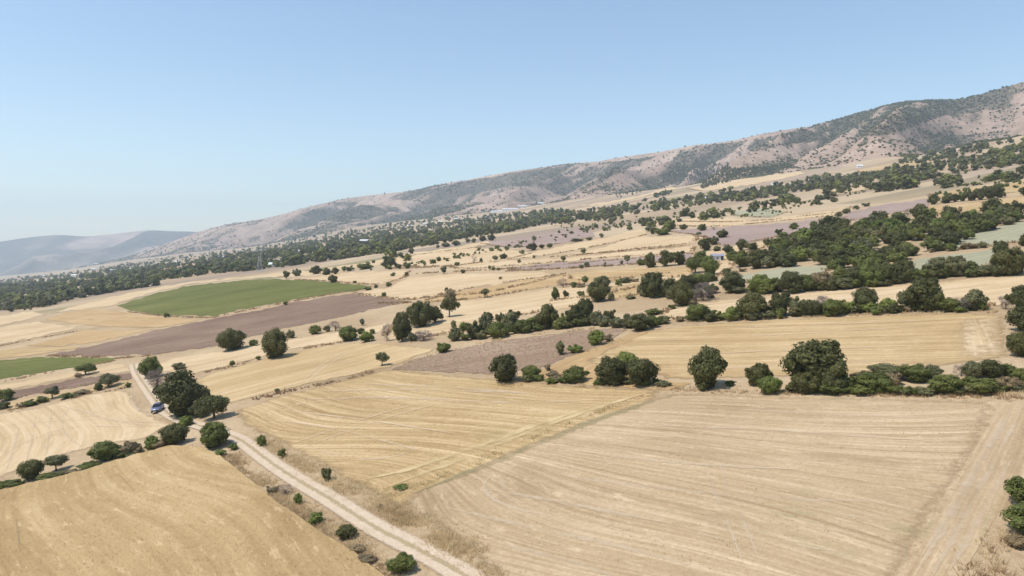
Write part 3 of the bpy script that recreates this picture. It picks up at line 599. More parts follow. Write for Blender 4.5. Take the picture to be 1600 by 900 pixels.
for fo, dens, lab, sang in ((FIELDS[3], 8.0, 'short cut stubble of the large greyish field', wdir((800, 780), (1300, 846))), (FIELDS[2], 6.0, 'short cut stubble of the golden field', wdir((480, 640), (800, 676)))):
    P = scatter_poly(fo[1], dens); ca, sa = math.cos(sang), math.sin(sang)
    cu, cv = P[:, 0] * ca + P[:, 1] * sa, -P[:, 0] * sa + P[:, 1] * ca + 2.2 * fbm((P[:, 0] * ca + P[:, 1] * sa) / 45, P[:, 1] * 0, 2, 5)
    cv = np.round(cv / 0.85) * 0.85 + rng.normal(0, 0.09, len(P)); P = np.column_stack([cu * ca - cv * sa, cu * sa + cv * ca])
    P = P[vn(cu / 6, cv / 0.9, 8) + rng.uniform(-0.2, 0.2, len(P)) > 0.45]
    o = obj('cut_stubble', tuft_mesh('cut_stubble', P, rng.uniform(0.08, 0.2, len(P)), 2, 0.05, g_stub, vn(P[:, 0] / 3, P[:, 1] / 3, 3), 0.5)); tag(o, lab, 'stubble', kind='stuff')
P = scatter_poly(FIELDS[7][1], 2.2)                                   # clods on the ploughed field
V, Fc = [], []
g_clod = plain('soil_clods', (0.31, 0.22, 0.15), 0.95, 0, 0.1)
s = rng.uniform(0.07, 0.22, len(P)); Z = height(P[:, 0], P[:, 1]) + 0.05
J = rng.uniform(-0.3, 0.3, (len(P), 5, 3))
base = np.array([(-1, -1, 0), (1, -1, 0), (1, 1, 0), (-1, 1, 0), (0, 0, 1.1)], float)
V = (np.column_stack([P, Z])[:, None, :] + (base[None] + J) * s[:, None, None]).reshape(-1, 3)
k = (np.arange(len(P)) * 5)[:, None, None]
T = (k + np.array([(0, 1, 4), (1, 2, 4), (2, 3, 4), (3, 0, 4)])[None]).reshape(-1, 3)
o = obj('soil_clods', mesh_np('soil_clods', V, T, 3, g_clod)); tag(o, 'loose brown clods on the ploughed field behind the hedge', 'soil', kind='stuff')

# ------------------------------------------------------------------ trees and shrubs
FM = {
    'oak': foliage_mat('dark_foliage', (0.102, 0.108, 0.038), 0.42, 0.28),
    'green': foliage_mat('mid_green_foliage', (0.138, 0.162, 0.044), 0.4, 0.28),
    'lime': foliage_mat('bright_green_foliage', (0.165, 0.205, 0.05), 0.38, 0.25),
    'olive': foliage_mat('grey_green_foliage', (0.165, 0.168, 0.08), 0.38, 0.25),
    'dead': foliage_mat('leafless_twigs', (0.22, 0.18, 0.165), 0.25, 0.05),
    'dry': foliage_mat('dry_brown_foliage', (0.25, 0.20, 0.115), 0.35, 0.2)}
bark = plain('bark', (0.15, 0.115, 0.085), 0.9, 0, 0.1)
ICO = None
OCT = (np.array([(1, 0, 0), (-1, 0, 0), (0, 1, 0), (0, -1, 0), (0, 0, 1), (0, 0, -1)], float) * 1.12, np.array([(0, 2, 4), (2, 1, 4), (1, 3, 4), (3, 0, 4), (2, 0, 5), (1, 2, 5), (3, 1, 5), (0, 3, 5)]))
def ico():
    global ICO
    if ICO is None:
        bm = bmesh.new(); bmesh.ops.create_icosphere(bm, subdivisions=1, radius=1); bm.verts.ensure_lookup_table()
        ICO = (np.array([v.co[:] for v in bm.verts]), np.array([[v.index for v in f.verts] for f in bm.faces])); bm.free()
    return ICO
LODS = {'near': (42, 190, 0.035), 'mid': (20, 60, 0.062), 'far': (10, 18, 0.11), 'dot': (4, 7, 0.2), 'speck': (1, 0, 0.2)}
def crown_arrays(kind, lod, seed, lump_shape='round'):
    r = np.random.default_rng(seed); nl, nq, ls = LODS[lod]
    zc, rz, rx = 0.47, 0.53, 0.5
    if lump_shape == 'tree': zc, rz = 0.61, 0.39
    if kind == 'dead': nl = int(nl * 0.7)
    d = r.normal(size=(nl, 3)); d /= np.linalg.norm(d, axis=1)[:, None]; d[:, 2] = np.where(d[:, 2] < -0.6, -d[:, 2] * 0.5, d[:, 2]) if lump_shape == 'tree' else d[:, 2]
    lr = r.uniform(0.085, 0.19, nl) * (1.0 if lod in ('near', 'mid') else 1.35)
    rad = np.clip(1 - lr / 0.5, 0.2, 1) * r.uniform(0.7, 1.07, nl)
    wob = 1 + 0.13 * np.sin(np.arctan2(d[:, 1], d[:, 0]) * 2 + r.uniform(0, 6)) + 0.08 * np.sin(np.arctan2(d[:, 1], d[:, 0]) * 3 + r.uniform(0, 6))
    C = np.column_stack([d[:, 0] * rx * rad * wob, d[:, 1] * rx * rad * wob, zc + d[:, 2] * rz * rad])
    if lump_shape != 'tree': tp = 0.66 + 0.34 * np.clip((C[:, 2] + lr * 0.3) / 0.42, 0, 1); C[:, 0] *= tp; C[:, 1] *= tp
    C[:, 2] = np.maximum(C[:, 2], lr * 0.6 + (0.2 if lump_shape == 'tree' else 0.0))
    if lod == 'speck': V = ico()[0] * np.array([0.5, 0.5, 0.55]) * (1 + r.uniform(-0.25, 0.25, (len(ico()[0]), 1))) + np.array([0, 0, 0.42]); return V, ico()[1], np.clip(r.normal(0.4, 0.25, len(V)), 0, 1)
    # a few inner lumps fill the middle
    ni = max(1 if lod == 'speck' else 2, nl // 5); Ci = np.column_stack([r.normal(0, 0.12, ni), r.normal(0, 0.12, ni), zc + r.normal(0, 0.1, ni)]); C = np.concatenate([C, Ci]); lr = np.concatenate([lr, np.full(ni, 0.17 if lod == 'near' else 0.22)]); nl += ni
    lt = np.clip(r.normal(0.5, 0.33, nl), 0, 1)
    # leaves
    k = np.repeat(np.arange(nl), nq); n = len(k)
    q = r.normal(size=(n, 3)); q /= np.linalg.norm(q, axis=1)[:, None]
    pos = C[k] + q * lr[k][:, None] * (r.uniform(0.8, 1.12, n) + 0.2 * (r.uniform(0, 1, n) > 0.93))[:, None]
    inside = np.zeros(n, bool)
    for j in range(nl):
        dd = np.linalg.norm(pos - C[j], axis=1); inside |= (dd < lr[j] * 0.72) & (k != j)
    keep = ~inside & (pos[:, 2] > 0.0); pos = pos[keep]; q = q[keep]; k = k[keep]; n = len(k)
    cn = pos - np.array([0, 0, zc]); cn /= np.linalg.norm(cn, axis=1)[:, None] + 1e-6
    nn = q * 0.8 + cn * 0.5 + r.normal(0, 0.45, (n, 3)); nn /= np.linalg.norm(nn, axis=1)[:, None]
    t1 = np.cross(nn, r.normal(size=(n, 3))); t1 /= np.linalg.norm(t1, axis=1)[:, None] + 1e-6; t2 = np.cross(nn, t1)
    sz = ls * r.uniform(0.55, 1.35, n)
    asp = 0.62
    if kind == 'dead': t1 = q + 0.4 * r.normal(size=(n, 3)); t1 /= np.linalg.norm(t1, axis=1)[:, None]; t2 = np.cross(t1, nn); sz = sz * 2.0; asp = 0.07
    u = t1 * sz[:, None]; v = t2 * (sz * asp)[:, None]
    jit = lambda: r.uniform(0.6, 1.15, (n, 1))
    quad = np.stack([pos - u * jit(), pos - v * jit(), pos + u * jit(), pos + v * jit()], 1)
    tint = np.clip(lt[k] * 0.6 + r.uniform(0, 0.4, n), 0, 1)
    V = quad.reshape(-1, 3); T4 = np.arange(4 * n).reshape(-1, 4)
    T = np.concatenate([T4[:, [0, 1, 2]], T4[:, [0, 2, 3]]]); tv = np.repeat(tint, 4)
    if kind != 'dead':
        iv, it = OCT if lod in ('dot', 'speck') else ico(); jl = np.arange(nl)
        J = 1 + r.uniform(-0.14, 0.14, (nl, len(iv), 1))
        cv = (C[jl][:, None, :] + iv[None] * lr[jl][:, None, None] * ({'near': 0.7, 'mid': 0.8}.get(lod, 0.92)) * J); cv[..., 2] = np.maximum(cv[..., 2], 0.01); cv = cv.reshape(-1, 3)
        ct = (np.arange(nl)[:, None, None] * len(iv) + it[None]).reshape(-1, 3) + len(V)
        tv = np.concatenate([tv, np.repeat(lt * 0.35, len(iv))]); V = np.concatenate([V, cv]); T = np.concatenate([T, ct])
    return V, T, tv
def tube(p0, p1, r0, r1, n=6):
    p0 = np.array(p0, float); p1 = np.array(p1, float); d = p1 - p0; d /= np.linalg.norm(d) + 1e-9
    a = np.cross(d, [0.3, 0.9, 0.2]); a /= np.linalg.norm(a); b = np.cross(d, a); th = np.arange(n) * 2 * math.pi / n
    ring = np.cos(th)[:, None] * a + np.sin(th)[:, None] * b
    V = np.concatenate([p0 + ring * r0, p1 + ring * r1]); i = np.arange(n); j = (i + 1) % n
    Fq = np.stack([i, j, j + n, i + n], 1); return V, Fq
def join_tubes(name, L, mat):
    V, Q, o = [], [], 0
    for t in L:
        v, q = tube(*t); V.append(v); Q.append(q + o); o += len(v)
    return mesh_np(name, np.concatenate(V), np.concatenate(Q), 4, mat, True)
_cache = {}
def crown_mesh(kind, lod, var, shape):
    key = (kind, lod, var, shape)
    if key not in _cache:
        V, T, tv = crown_arrays(kind, lod, 1000 + hash((lod, var, shape == 'tree')) % 7919 if False else 101 * var + len(lod) * 7 + (5 if shape == 'tree' else 0), shape)
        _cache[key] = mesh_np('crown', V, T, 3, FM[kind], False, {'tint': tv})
    return _cache[key]
def trunk_mesh(shape, var):
    key = ('trunk', shape, var)
    if key not in _cache:
        r = np.random.default_rng(50 + var); zt = 0.5 if shape == 'tree' else 0.35
        L = [((0, 0, -0.04), (0.01, 0.01, zt * 0.6), 0.042, 0.032), ((0.01, 0.01, zt * 0.6), (0.0, 0.02, zt + 0.15), 0.032, 0.02)]
        for i in range(4):
            a = i * 1.6 + r.uniform(0, 1); z0 = zt * r.uniform(0.5, 0.9)
            L.append(((0, 0.01, z0), (0.27 * math.cos(a), 0.27 * math.sin(a), z0 + r.uniform(0.12, 0.3)), 0.02, 0.007))
        _cache[key] = join_tubes('trunk', L, bark)
    return _cache[key]
KN = {'oak': ('tree', 'dark green'), 'green': ('tree', 'mid green'), 'lime': ('shrub', 'bright green'), 'olive': ('tree', 'grey green'), 'dead': ('bare_shrub', 'leafless grey'), 'dry': ('dry_shrub', 'dry brown')}
NPL = [0]
def plant(x, y, wpx, hpx, kind, phrase, label=None, group=None, shape=None, lod=None):
    g0 = ground_at(x, y)[0]; d0 = g0[1]
    wm = wpx / F * d0
    u = g0 / np.linalg.norm(g0); c = g0 + u * wm * 0.33
    z = float(height(c[0], c[1])); pxc, pyc, fc = project(c[0], c[1], z)
    hm_ = max((float(pyc) - (y - hpx)) / F * float(fc), 0.4 * wm * 0.5, 0.5) * 1.03
    wm = wpx / F * float(fc) * 1.04
    if lod is None: lod = 'near' if wpx >= 30 else ('mid' if wpx >= 13 else 'far')
    base, adj = KN[kind]
    small = hm_ < 3.2
    name = base if base != 'tree' else ('shrub' if small and shape != 'tree' else 'tree')
    if name == 'shrub' and base == 'tree': pass
    if base == 'shrub' and hm_ > 4.2: name = 'tree'
    shape = shape or 'round'
    NPL[0] += 1; var = NPL[0] % (7 if lod == 'near' else 5)
    e = empty(name, (c[0], c[1], z - 0.06)); rz = rng.uniform(0, 2 * math.pi)
    e.rotation_euler = (0, 0, rz); e.scale = (wm * rng.uniform(0.96, 1.04), wm * rng.uniform(0.96, 1.04), hm_)
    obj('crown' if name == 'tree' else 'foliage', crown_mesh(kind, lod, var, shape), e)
    obj('trunk' if name == 'tree' else 'stem', trunk_mesh(shape, var % 3), e)
    if label is None:
        sz = 'small' if max(wm, hm_) < 2.6 else ('medium sized' if max(wm, hm_) < 5 else 'large')
        sh = 'tall' if hm_ / wm > 1.2 else ('low spreading' if hm_ / wm < 0.62 else 'rounded')
        noun = {'tree': 'tree', 'shrub': 'shrub', 'bare_shrub': 'shrub', 'dry_shrub': 'shrub'}[name]
        label = f'{sz} {sh} {adj} {noun} {phrase}'; group = group or f'{noun}s {phrase}'
    tag(e, label, 'tree' if name == 'tree' else 'shrub', group)
    return e
def section(phrase, items):
    for it in items:
        x, y, wp, hp, kd = it[:5]; ex = it[5] if len(it) > 5 else None; sh = it[6] if len(it) > 6 else None
        plant(x, y, wp, hp, kd, phrase, ex, None, sh)

section('along the dirt track near the blue car', [
    (236, 592, 34, 36, 'green', 'mid green tree at the far head of the dirt track'),
    (246, 606, 36, 32, 'dead', 'leafless greyish shrub between the track head tree and the huge oak'),
    (289, 654, 82, 82, 'oak', 'huge dark round oak towering over the parked blue car'),
    (335, 657, 48, 40, 'oak', 'dark round tree standing right of the huge oak', 'tree'),
    (311, 654, 26, 30, 'olive', 'grey green shrub squeezed between the huge oak and the round tree'),
    (291, 668, 26, 20, 'lime', 'bright green low shrub at the foot of the huge oak'),
    (273, 697, 42, 37, 'oak', 'dark shrub at the track corner where the cereal field begins'),
    (335, 703, 50, 46, 'green', 'green bushy tree at the bend of the dirt track'),
    (345, 714, 22, 13, 'lime', 'low bright green sprig under the bushy bend tree'),
    (365, 704, 15, 13, 'lime', 'small bright green sprig beside the track at the bend'),
    (280, 578, 24, 12, 'olive', 'thin pale treetop showing behind the huge oak'),
    (409, 699, 16, 22, 'green', 'small upright green shrub just past the track bend'),
    (441, 716, 14, 16, 'green', 'tiny round green shrub between track and golden stubble'),
    (511, 753, 20, 26, 'oak', 'upright dark shrub on the right verge of the track'),
    (445, 775, 26, 20, 'dead', 'greyish leafless shrub on the cereal side of the track'),
    (466, 789, 15, 20, 'lime', 'bright green upright shrub beside the greyish leafless one'),
    (493, 821, 26, 24, 'lime', 'round green shrub on the cereal side verge'),
    (541, 845, 34, 26, 'oak', 'low dark shrub on the cereal side verge'),
    (627, 900, 44, 36, 'green', 'leaning green shrub overhanging the track rut'),
    (628, 766, 24, 10, 'lime', 'low green weed clump in the stubble corner'),
    (595, 795, 10, 10, 'dry'), (560, 865, 28, 16, 'dry'), (575, 882, 30, 16, 'dry'), (425, 772, 22, 14, 'dry')])
section('in the hedge beside the ripe cereal field', [
    (165, 722, 46, 34, 'green', 'broad green bush in the hedge above the ripe cereal'), (203, 712, 30, 24, 'dry'), (237, 704, 24, 27, 'lime', 'pale bright shrub in the hedge near the track corner'),
    (48, 752, 40, 36, 'oak', 'dark tree in the hedge above the ripe cereal'), (88, 738, 32, 28, 'olive', 'airy pale little tree in the hedge above the ripe cereal', 'tree'),
    (22, 763, 32, 15, 'green'), (-5, 768, 34, 16, 'green'), (75, 750, 34, 11, 'green'), (140, 734, 34, 12, 'green'), (110, 742, 26, 9, 'dry'), (250, 702, 30, 16, 'dry'), (215, 710, 20, 14, 'dry'), (190, 716, 26, 13, 'oak')])
section('among the narrow strips left of the track', [
    (134, 587, 30, 19, 'green', 'spreading green tree by the narrow mauve strip', 'tree'), (122, 591, 12, 9, 'dry'), (170, 606, 34, 22, 'olive', 'open grey green tree beside the tan verge strip', 'tree'), (154, 611, 14, 14, 'oak'),
    (82, 624, 26, 20, 'olive', 'small umbrella shaped tree on the verge strip', 'tree'), (66, 630, 20, 12, 'green'), (48, 635, 26, 11, 'green'), (108, 623, 28, 10, 'green'), (130, 617, 24, 9, 'dry'),
    (201, 606, 11, 10, 'green'), (8, 628, 28, 22, 'green', 'green tree on the verge strip at the pale stubble edge'), (5, 640, 26, 14, 'oak'), (35, 637, 18, 9, 'dry')])
section('on the pale fields beyond the huge oak', [
    (361, 549, 46, 38, 'oak', 'dark round oak standing on the pale field margin below the mauve fallow'), (396, 541, 15, 12, 'green', 'small shrub touching the dark margin oak'),
    (429, 562, 48, 49, 'oak', 'dark globe shaped oak casting a shadow on the wheel marked field'), (404, 563, 9, 8, 'green'), (455, 529, 14, 15, 'olive'), (363, 574, 10, 11, 'green', 'tiny lone round tree on the smooth pale field', 'tree'),
    (492, 523, 22, 17, 'green'), (511, 519, 13, 12, 'olive'), (524, 518, 22, 20, 'dead'), (544, 534, 36, 25, 'green', 'green bush at the upper edge of the wheel marked field'), (573, 535, 26, 19, 'lime', 'bright green bush at the upper edge of the wheel marked field'),
    (564, 523, 13, 12, 'oak'), (582, 522, 12, 9, 'green'), (540, 515, 8, 5, 'green'), (566, 509, 9, 13, 'olive'), (597, 573, 22, 23, 'olive', 'airy pale leaning tree at the tip of the ploughed field', 'tree'), (433, 614, 12, 8, 'olive'),
    (260, 497, 11, 9, 'green'), (446, 477, 9, 7, 'green')])
section('in the dark clump above the wheel marked field', [
    (605, 534, 18, 32, 'dead', 'tall leafless grey shrub left of the dark oak clump'), (628, 535, 34, 50, 'oak', 'tall dark oak at the front of the clump'), (657, 513, 44, 46, 'oak', 'broad dark oak at the back of the clump'), (681, 505, 28, 28, 'oak', 'smaller dark oak at the right end of the clump'),
    (662, 534, 34, 20, 'dead', 'fallen leafless grey brushwood below the oak clump'), (645, 534, 14, 16, 'olive'), (702, 497, 28, 32, 'oak', 'dark stemmed tree beside the oak clump', 'tree'), (704, 471, 20, 22, 'dry', 'brown half bare shrub behind the stemmed tree'), (698, 456, 7, 8, 'oak'),
    (758, 466, 16, 15, 'olive', 'lone round little tree on the banded slope', 'tree'), (600, 465, 9, 10, 'green'), (692, 552, 28, 18, 'green', 'green bush at the upper left of the ploughed field')])
section('in the long hedge behind the brown ploughed field', [
    (711, 534, 20, 26, 'olive'), (709, 515, 12, 16, 'olive'), (724, 527, 16, 24, 'lime', None, 'tree'), (741, 531, 28, 32, 'oak'), (758, 524, 26, 36, 'olive'), (778, 530, 34, 30, 'green'), (796, 520, 28, 34, 'olive'), (802, 504, 26, 22, 'oak'), (781, 505, 16, 18, 'oak'), (762, 502, 20, 16, 'oak'), (818, 522, 30, 24, 'green'), (832, 515, 20, 22, 'lime'),
    (853, 516, 40, 44, 'oak', 'largest dark tree in the long hedge behind the ploughed field'), (879, 514, 20, 26, 'green'), (899, 511, 30, 36, 'oak'), (914, 506, 30, 42, 'oak'), (931, 510, 26, 26, 'olive'), (952, 505, 22, 24, 'oak'), (965, 511, 20, 16, 'green'), (979, 508, 14, 20, 'olive'), (999, 519, 40, 30, 'oak', 'dark bush closing the right end of the ploughed field'), (1019, 513, 24, 22, 'green'), (1036, 504, 24, 12, 'green'), (1020, 493, 28, 12, 'green'), (1062, 503, 18, 10, 'dry'),
    (931, 541, 28, 29, 'lime', 'bright round bush beside the sandy cart lane'), (951, 535, 16, 14, 'dry'), (875, 556, 18, 26, 'olive', 'narrow grey green bush on the ploughed field corner'), (899, 553, 24, 16, 'lime', 'low bright round bush on the ploughed field corner')])
section('in the front hedge between the stubble fields', [
    (788, 601, 48, 50, 'oak', 'dark oak at the left end of the front hedge'), (830, 596, 30, 27, 'green'), (866, 594, 26, 16, 'dry'), (855, 580, 12, 12, 'dry'), (898, 600, 44, 30, 'green'), (870, 598, 24, 12, 'dry'), (940, 603, 18, 15, 'green'),
    (957, 605, 54, 50, 'oak', 'left half of the broad dark twin bush in the front hedge'), (1002, 607, 52, 50, 'oak', 'right half of the broad dark twin bush in the front hedge'), (980, 585, 50, 36, 'lime', 'bright green crown rising behind the broad twin bush'), (1025, 600, 14, 10, 'green'),
    (1105, 611, 60, 74, 'oak', 'tall globe shaped dark oak standing free in the front hedge gap'), (1140, 604, 18, 11, 'green'), (1100, 612, 26, 18, 'oak', 'dark undergrowth at the foot of the free standing globe oak'), (1186, 606, 38, 40, 'oak'), (1203, 618, 38, 32, 'lime', 'bright green bush in front of the dark one in the front hedge'),
    (1277, 614, 92, 86, 'oak', 'largest dark oak towering over the front hedge'), (1262, 618, 52, 40, 'oak', 'dark lower bush under the largest front hedge oak'), (1302, 617, 42, 44, 'oak'), (1323, 614, 28, 34, 'green'),
    (1366, 617, 56, 38, 'green'), (1350, 602, 30, 24, 'olive'), (1385, 596, 54, 30, 'olive'), (1396, 604, 28, 26, 'dry'), (1430, 600, 44, 34, 'green'), (1455, 594, 34, 26, 'olive'), (1480, 618, 54, 34, 'green'), (1530, 618, 60, 30, 'green'), (1502, 590, 28, 24, 'dead'), (1520, 596, 32, 34, 'olive'), (1545, 594, 44, 34, 'oak'), (1575, 612, 36, 26, 'dry'), (1574, 590, 24, 24, 'green'), (1597, 604, 32, 30, 'green'), (1335, 600, 16, 20, 'dry'), (1630, 606, 50, 40, 'green')])
section('at the upper right field corner', [
    (1600, 560, 48, 46, 'oak', 'lower dark oak of the stacked pair at the field corner'), (1602, 522, 50, 46, 'oak', 'upper dark oak of the stacked pair at the field corner'), (1571, 485, 26, 28, 'dead', 'grey bare shrub by the field corner gap'), (1596, 492, 40, 50, 'oak', 'dark oak at the field corner gap'), (1614, 847, 84, 60, 'green', 'green bush at the headland corner'), (1611, 802, 76, 58, 'green', 'crown of the green corner bush above the headland'), (1590, 858, 40, 22, 'dry', 'brown dry brush under the headland corner bush')])
section('in the second hedge below the drilled pale field', [
    (1090, 503, 38, 30, 'green'), (1110, 504, 22, 18, 'oak'), (1144, 503, 28, 26, 'lime'), (1175, 501, 48, 48, 'oak'), (1195, 498, 26, 24, 'oak'), (1219, 496, 38, 42, 'oak'), (1246, 495, 26, 34, 'olive'), (1266, 496, 36, 30, 'oak'), (1283, 493, 34, 32, 'dead'), (1302, 495, 40, 30, 'green'), (1323, 492, 26, 26, 'lime'), (1352, 488, 42, 40, 'oak'), (1369, 493, 24, 16, 'lime'), (1388, 489, 28, 26, 'lime'), (1416, 485, 28, 36, 'olive'), (1446, 490, 52, 58, 'oak', 'tallest dark oak in the second hedge'), (1482, 489, 36, 26, 'green'), (1520, 487, 38, 38, 'olive'), (1502, 488, 36, 26, 'dead'), (1535, 486, 18, 18, 'green'), (1205, 497, 20, 14, 'lime'), (1420, 488, 16, 12, 'dry')])
section('in the third hedge above the drilled pale field', [
    (1019, 467, 38, 44, 'oak', 'pointed dark oak at the left of the third hedge'), (1003, 463, 18, 22, 'olive'), (1045, 466, 28, 34, 'oak'), (1065, 480, 38, 42, 'oak'), (1082, 478, 16, 14, 'dry'), (1075, 455, 34, 26, 'oak'), (1092, 452, 30, 26, 'green'), (1098, 472, 40, 32, 'dead'), (1050, 484, 14, 10, 'green'), (1110, 460, 24, 18, 'green'), (1145, 459, 38, 36, 'oak'), (1188, 459, 36, 32, 'lime'), (1210, 456, 26, 24, 'green'), (1236, 459, 38, 38, 'oak'), (1260, 456, 30, 28, 'green'), (1285, 454, 44, 32, 'dry'), (1310, 452, 30, 24, 'green'), (1335, 450, 34, 34, 'oak'), (1352, 449, 34, 34, 'lime'), (1372, 448, 36, 36, 'green'), (1388, 446, 28, 40, 'oak'), (1411, 443, 34, 38, 'oak'), (1428, 438, 20, 20, 'green'), (1450, 434, 22, 24, 'oak'), (1466, 435, 38, 34, 'olive'), (1492, 434, 40, 36, 'olive'), (1514, 431, 28, 26, 'green'), (1543, 432, 34, 20, 'olive'), (1566, 430, 38, 34, 'oak'), (1578, 433, 54, 50, 'oak', 'massive dark oak at the right end of the third hedge'), (1562, 400, 28, 26, 'oak'), (1602, 385, 24, 22, 'oak')])
section('on the tan banks left of the third hedge', [
    (934, 473, 40, 34, 'oak', 'broad dark tree on the tan bank'), (940, 452, 30, 22, 'olive'), (955, 471, 11, 17, 'olive'), (868, 469, 13, 22, 'green'), (884, 464, 12, 11, 'oak'), (880, 450, 22, 16, 'dead'), (897, 450, 14, 11, 'green'), (914, 447, 12, 16, 'green', None, 'tree'), (907, 450, 16, 8, 'dry'), (978, 443, 20, 11, 'olive'), (966, 448, 12, 13, 'green'), (992, 441, 16, 7, 'dry'), (985, 468, 16, 7, 'olive'), (908, 463, 16, 9, 'green')])
section('near the farm hut in the middle distance', [
    (1016, 419, 22, 27, 'oak'), (1040, 417, 28, 28, 'oak'), (1060, 415, 28, 26, 'oak'), (1002, 415, 14, 12, 'green'), (1086, 428, 30, 26, 'green', None, 'tree'), (1108, 431, 30, 34, 'lime'), (1095, 412, 24, 22, 'green'), (1101, 393, 24, 24, 'oak'), (1115, 383, 16, 15, 'oak'), (1138, 396, 18, 14, 'oak'), (1120, 393, 14, 10, 'olive'), (1160, 392, 20, 20, 'oak'), (1175, 393, 24, 16, 'oak'), (1182, 421, 32, 32, 'oak'), (1160, 418, 30, 28, 'green'), (1145, 408, 22, 18, 'green'), (1200, 420, 26, 22, 'olive'), (1198, 384, 14, 12, 'oak'), (1205, 381, 10, 10, 'olive'), (1108, 441, 28, 16, 'green'), (1084, 440, 20, 14, 'oak'), (1135, 428, 16, 10, 'olive'), (1160, 425, 14, 7, 'dry'), (1128, 372, 18, 15, 'oak', 'lone dark oak at the corner of the mauve brown field'), (1097, 361, 16, 12, 'green'), (1115, 360, 12, 10, 'dead'), (1092, 367, 10, 5, 'green'), (1217, 368, 14, 12, 'oak'), (1222, 372, 10, 6, 'dry'), (1240, 359, 14, 12, 'green'), (1271, 356, 13, 12, 'green')])
section('scattered over the middle distance fields', [
    (606, 420, 24, 22, 'oak', 'dark oak at the corner of the cream tree row field'), (448, 436, 12, 14, 'oak'), (464, 432, 15, 13, 'olive'), (493, 429, 20, 15, 'oak'), (510, 430, 16, 13, 'oak'), (523, 429, 14, 12, 'oak'), (537, 425, 8, 10, 'green'), (546, 424, 14, 9, 'olive'), (570, 421, 30, 10, 'green'), (520, 442, 15, 14, 'oak'), (554, 443, 9, 5, 'green'), (607, 449, 11, 9, 'green'), (575, 454, 14, 6, 'green'), (587, 450, 9, 7, 'olive'), (614, 432, 10, 7, 'green'), (635, 432, 9, 8, 'oak'), (624, 421, 8, 9, 'oak'), (636, 420, 13, 12, 'green'), (615, 402, 14, 12, 'green'), (643, 397, 11, 11, 'oak'), (677, 416, 11, 11, 'green', None, 'tree'), (693, 428, 11, 13, 'oak'), (714, 416, 10, 8, 'green'), (723, 427, 9, 7, 'oak'), (741, 412, 12, 17, 'dead'), (752, 411, 6, 9, 'oak'), (773, 410, 12, 11, 'olive', None, 'tree'), (786, 405, 13, 10, 'oak'), (713, 384, 14, 9, 'oak'), (697, 386, 16, 8, 'olive'), (684, 388, 8, 6, 'oak'), (731, 380, 10, 8, 'olive'), (740, 380, 9, 9, 'green'), (754, 377, 13, 10, 'oak'), (768, 376, 13, 11, 'oak'), (831, 392, 20, 13, 'oak'), (847, 389, 10, 8, 'oak'), (859, 388, 12, 9, 'oak'), (816, 397, 11, 8, 'olive'), (880, 410, 10, 10, 'olive', None, 'tree'), (834, 404, 7, 6, 'olive'), (912, 397, 9, 10, 'olive'), (940, 372, 8, 9, 'olive'), (944, 361, 9, 8, 'green'), (931, 356, 9, 8, 'green'), (980, 413, 12, 14, 'olive', None, 'tree'), (971, 414, 7, 8, 'olive'), (908, 420, 9, 8, 'olive'), (917, 418, 10, 11, 'olive'), (945, 417, 6, 9, 'dry'), (765, 421, 6, 7, 'green'), (771, 423, 6, 7, 'green'), (779, 423, 6, 6, 'green'), (782, 437, 6, 6, 'dry'), (811, 411, 7, 7, 'olive'), (900, 378, 24, 6, 'olive'), (921, 376, 12, 6, 'olive')])
section('in the clump above the cream ramp field', [(1035, 368, 26, 14, 'green'), (1047, 359, 24, 16, 'green'), (1068, 359, 13, 10, 'oak'), (1022, 366, 16, 12, 'oak'), (1013, 362, 10, 9, 'olive'), (984, 360, 11, 7, 'green')])
section('in the dark row above the woodland belt', [(1458, 320, 18, 18, 'oak'), (1478, 318, 18, 14, 'oak'), (1491, 316, 18, 14, 'oak'), (1504, 315, 16, 18, 'green'), (1518, 314, 18, 20, 'oak'), (1532, 313, 14, 20, 'oak'), (1550, 311, 30, 22, 'oak'), (1565, 309, 14, 12, 'oak'), (1599, 306, 16, 16, 'oak'), (1475, 335, 12, 14, 'dead'), (1485, 334, 10, 12, 'dead'), (1406, 341, 14, 12, 'dead'), (1418, 339, 14, 14, 'dead'), (1437, 335, 16, 12, 'green'), (1458, 332, 9, 9, 'green'), (1310, 339, 13, 9, 'olive'), (1322, 334, 14, 9, 'olive'), (1338, 328, 12, 8, 'olive'), (1353, 323, 14, 7, 'olive'), (1500, 332, 7, 11, 'dry')])
section('in the russet hedge below the sage field', [(1470, 393, 20, 14, 'olive'), (1486, 393, 18, 15, 'green'), (1508, 390, 18, 12, 'dry'), (1522, 389, 20, 11, 'dry'), (1536, 388, 14, 12, 'olive'), (1456, 395, 12, 9, 'dry')])
def infill(phrase, line, step, wr, hr, kinds):
    L = np.array(line, float); d = np.r_[0, np.cumsum(np.linalg.norm(np.diff(L, axis=0), axis=1))]
    t = step * 0.5
    while t < d[-1]:
        kd = kinds[rng.integers(len(kinds))]
        plant(np.interp(t, d, L[:, 0]) + rng.uniform(-3, 3), np.interp(t, d, L[:, 1]) + rng.uniform(-3, 1), rng.uniform(*wr), rng.uniform(*hr), kd, phrase, lod='mid'); t += step * rng.uniform(0.7, 1.3)
infill('filling the foot of the front hedge', [(1225, 616), (1330, 619), (1440, 618), (1520, 618), (1610, 612)], 24, (24, 42), (14, 24), ['oak', 'green', 'green', 'olive'])
infill('filling the foot of the front hedge', [(812, 599), (870, 600), (940, 604), (1040, 606)], 24, (16, 30), (9, 15), ['lime', 'green', 'olive'])
infill('filling the foot of the second hedge', [(1075, 503), (1160, 502), (1300, 495), (1400, 490), (1545, 487)], 21, (20, 34), (12, 22), ['oak', 'green', 'green', 'olive', 'lime'])
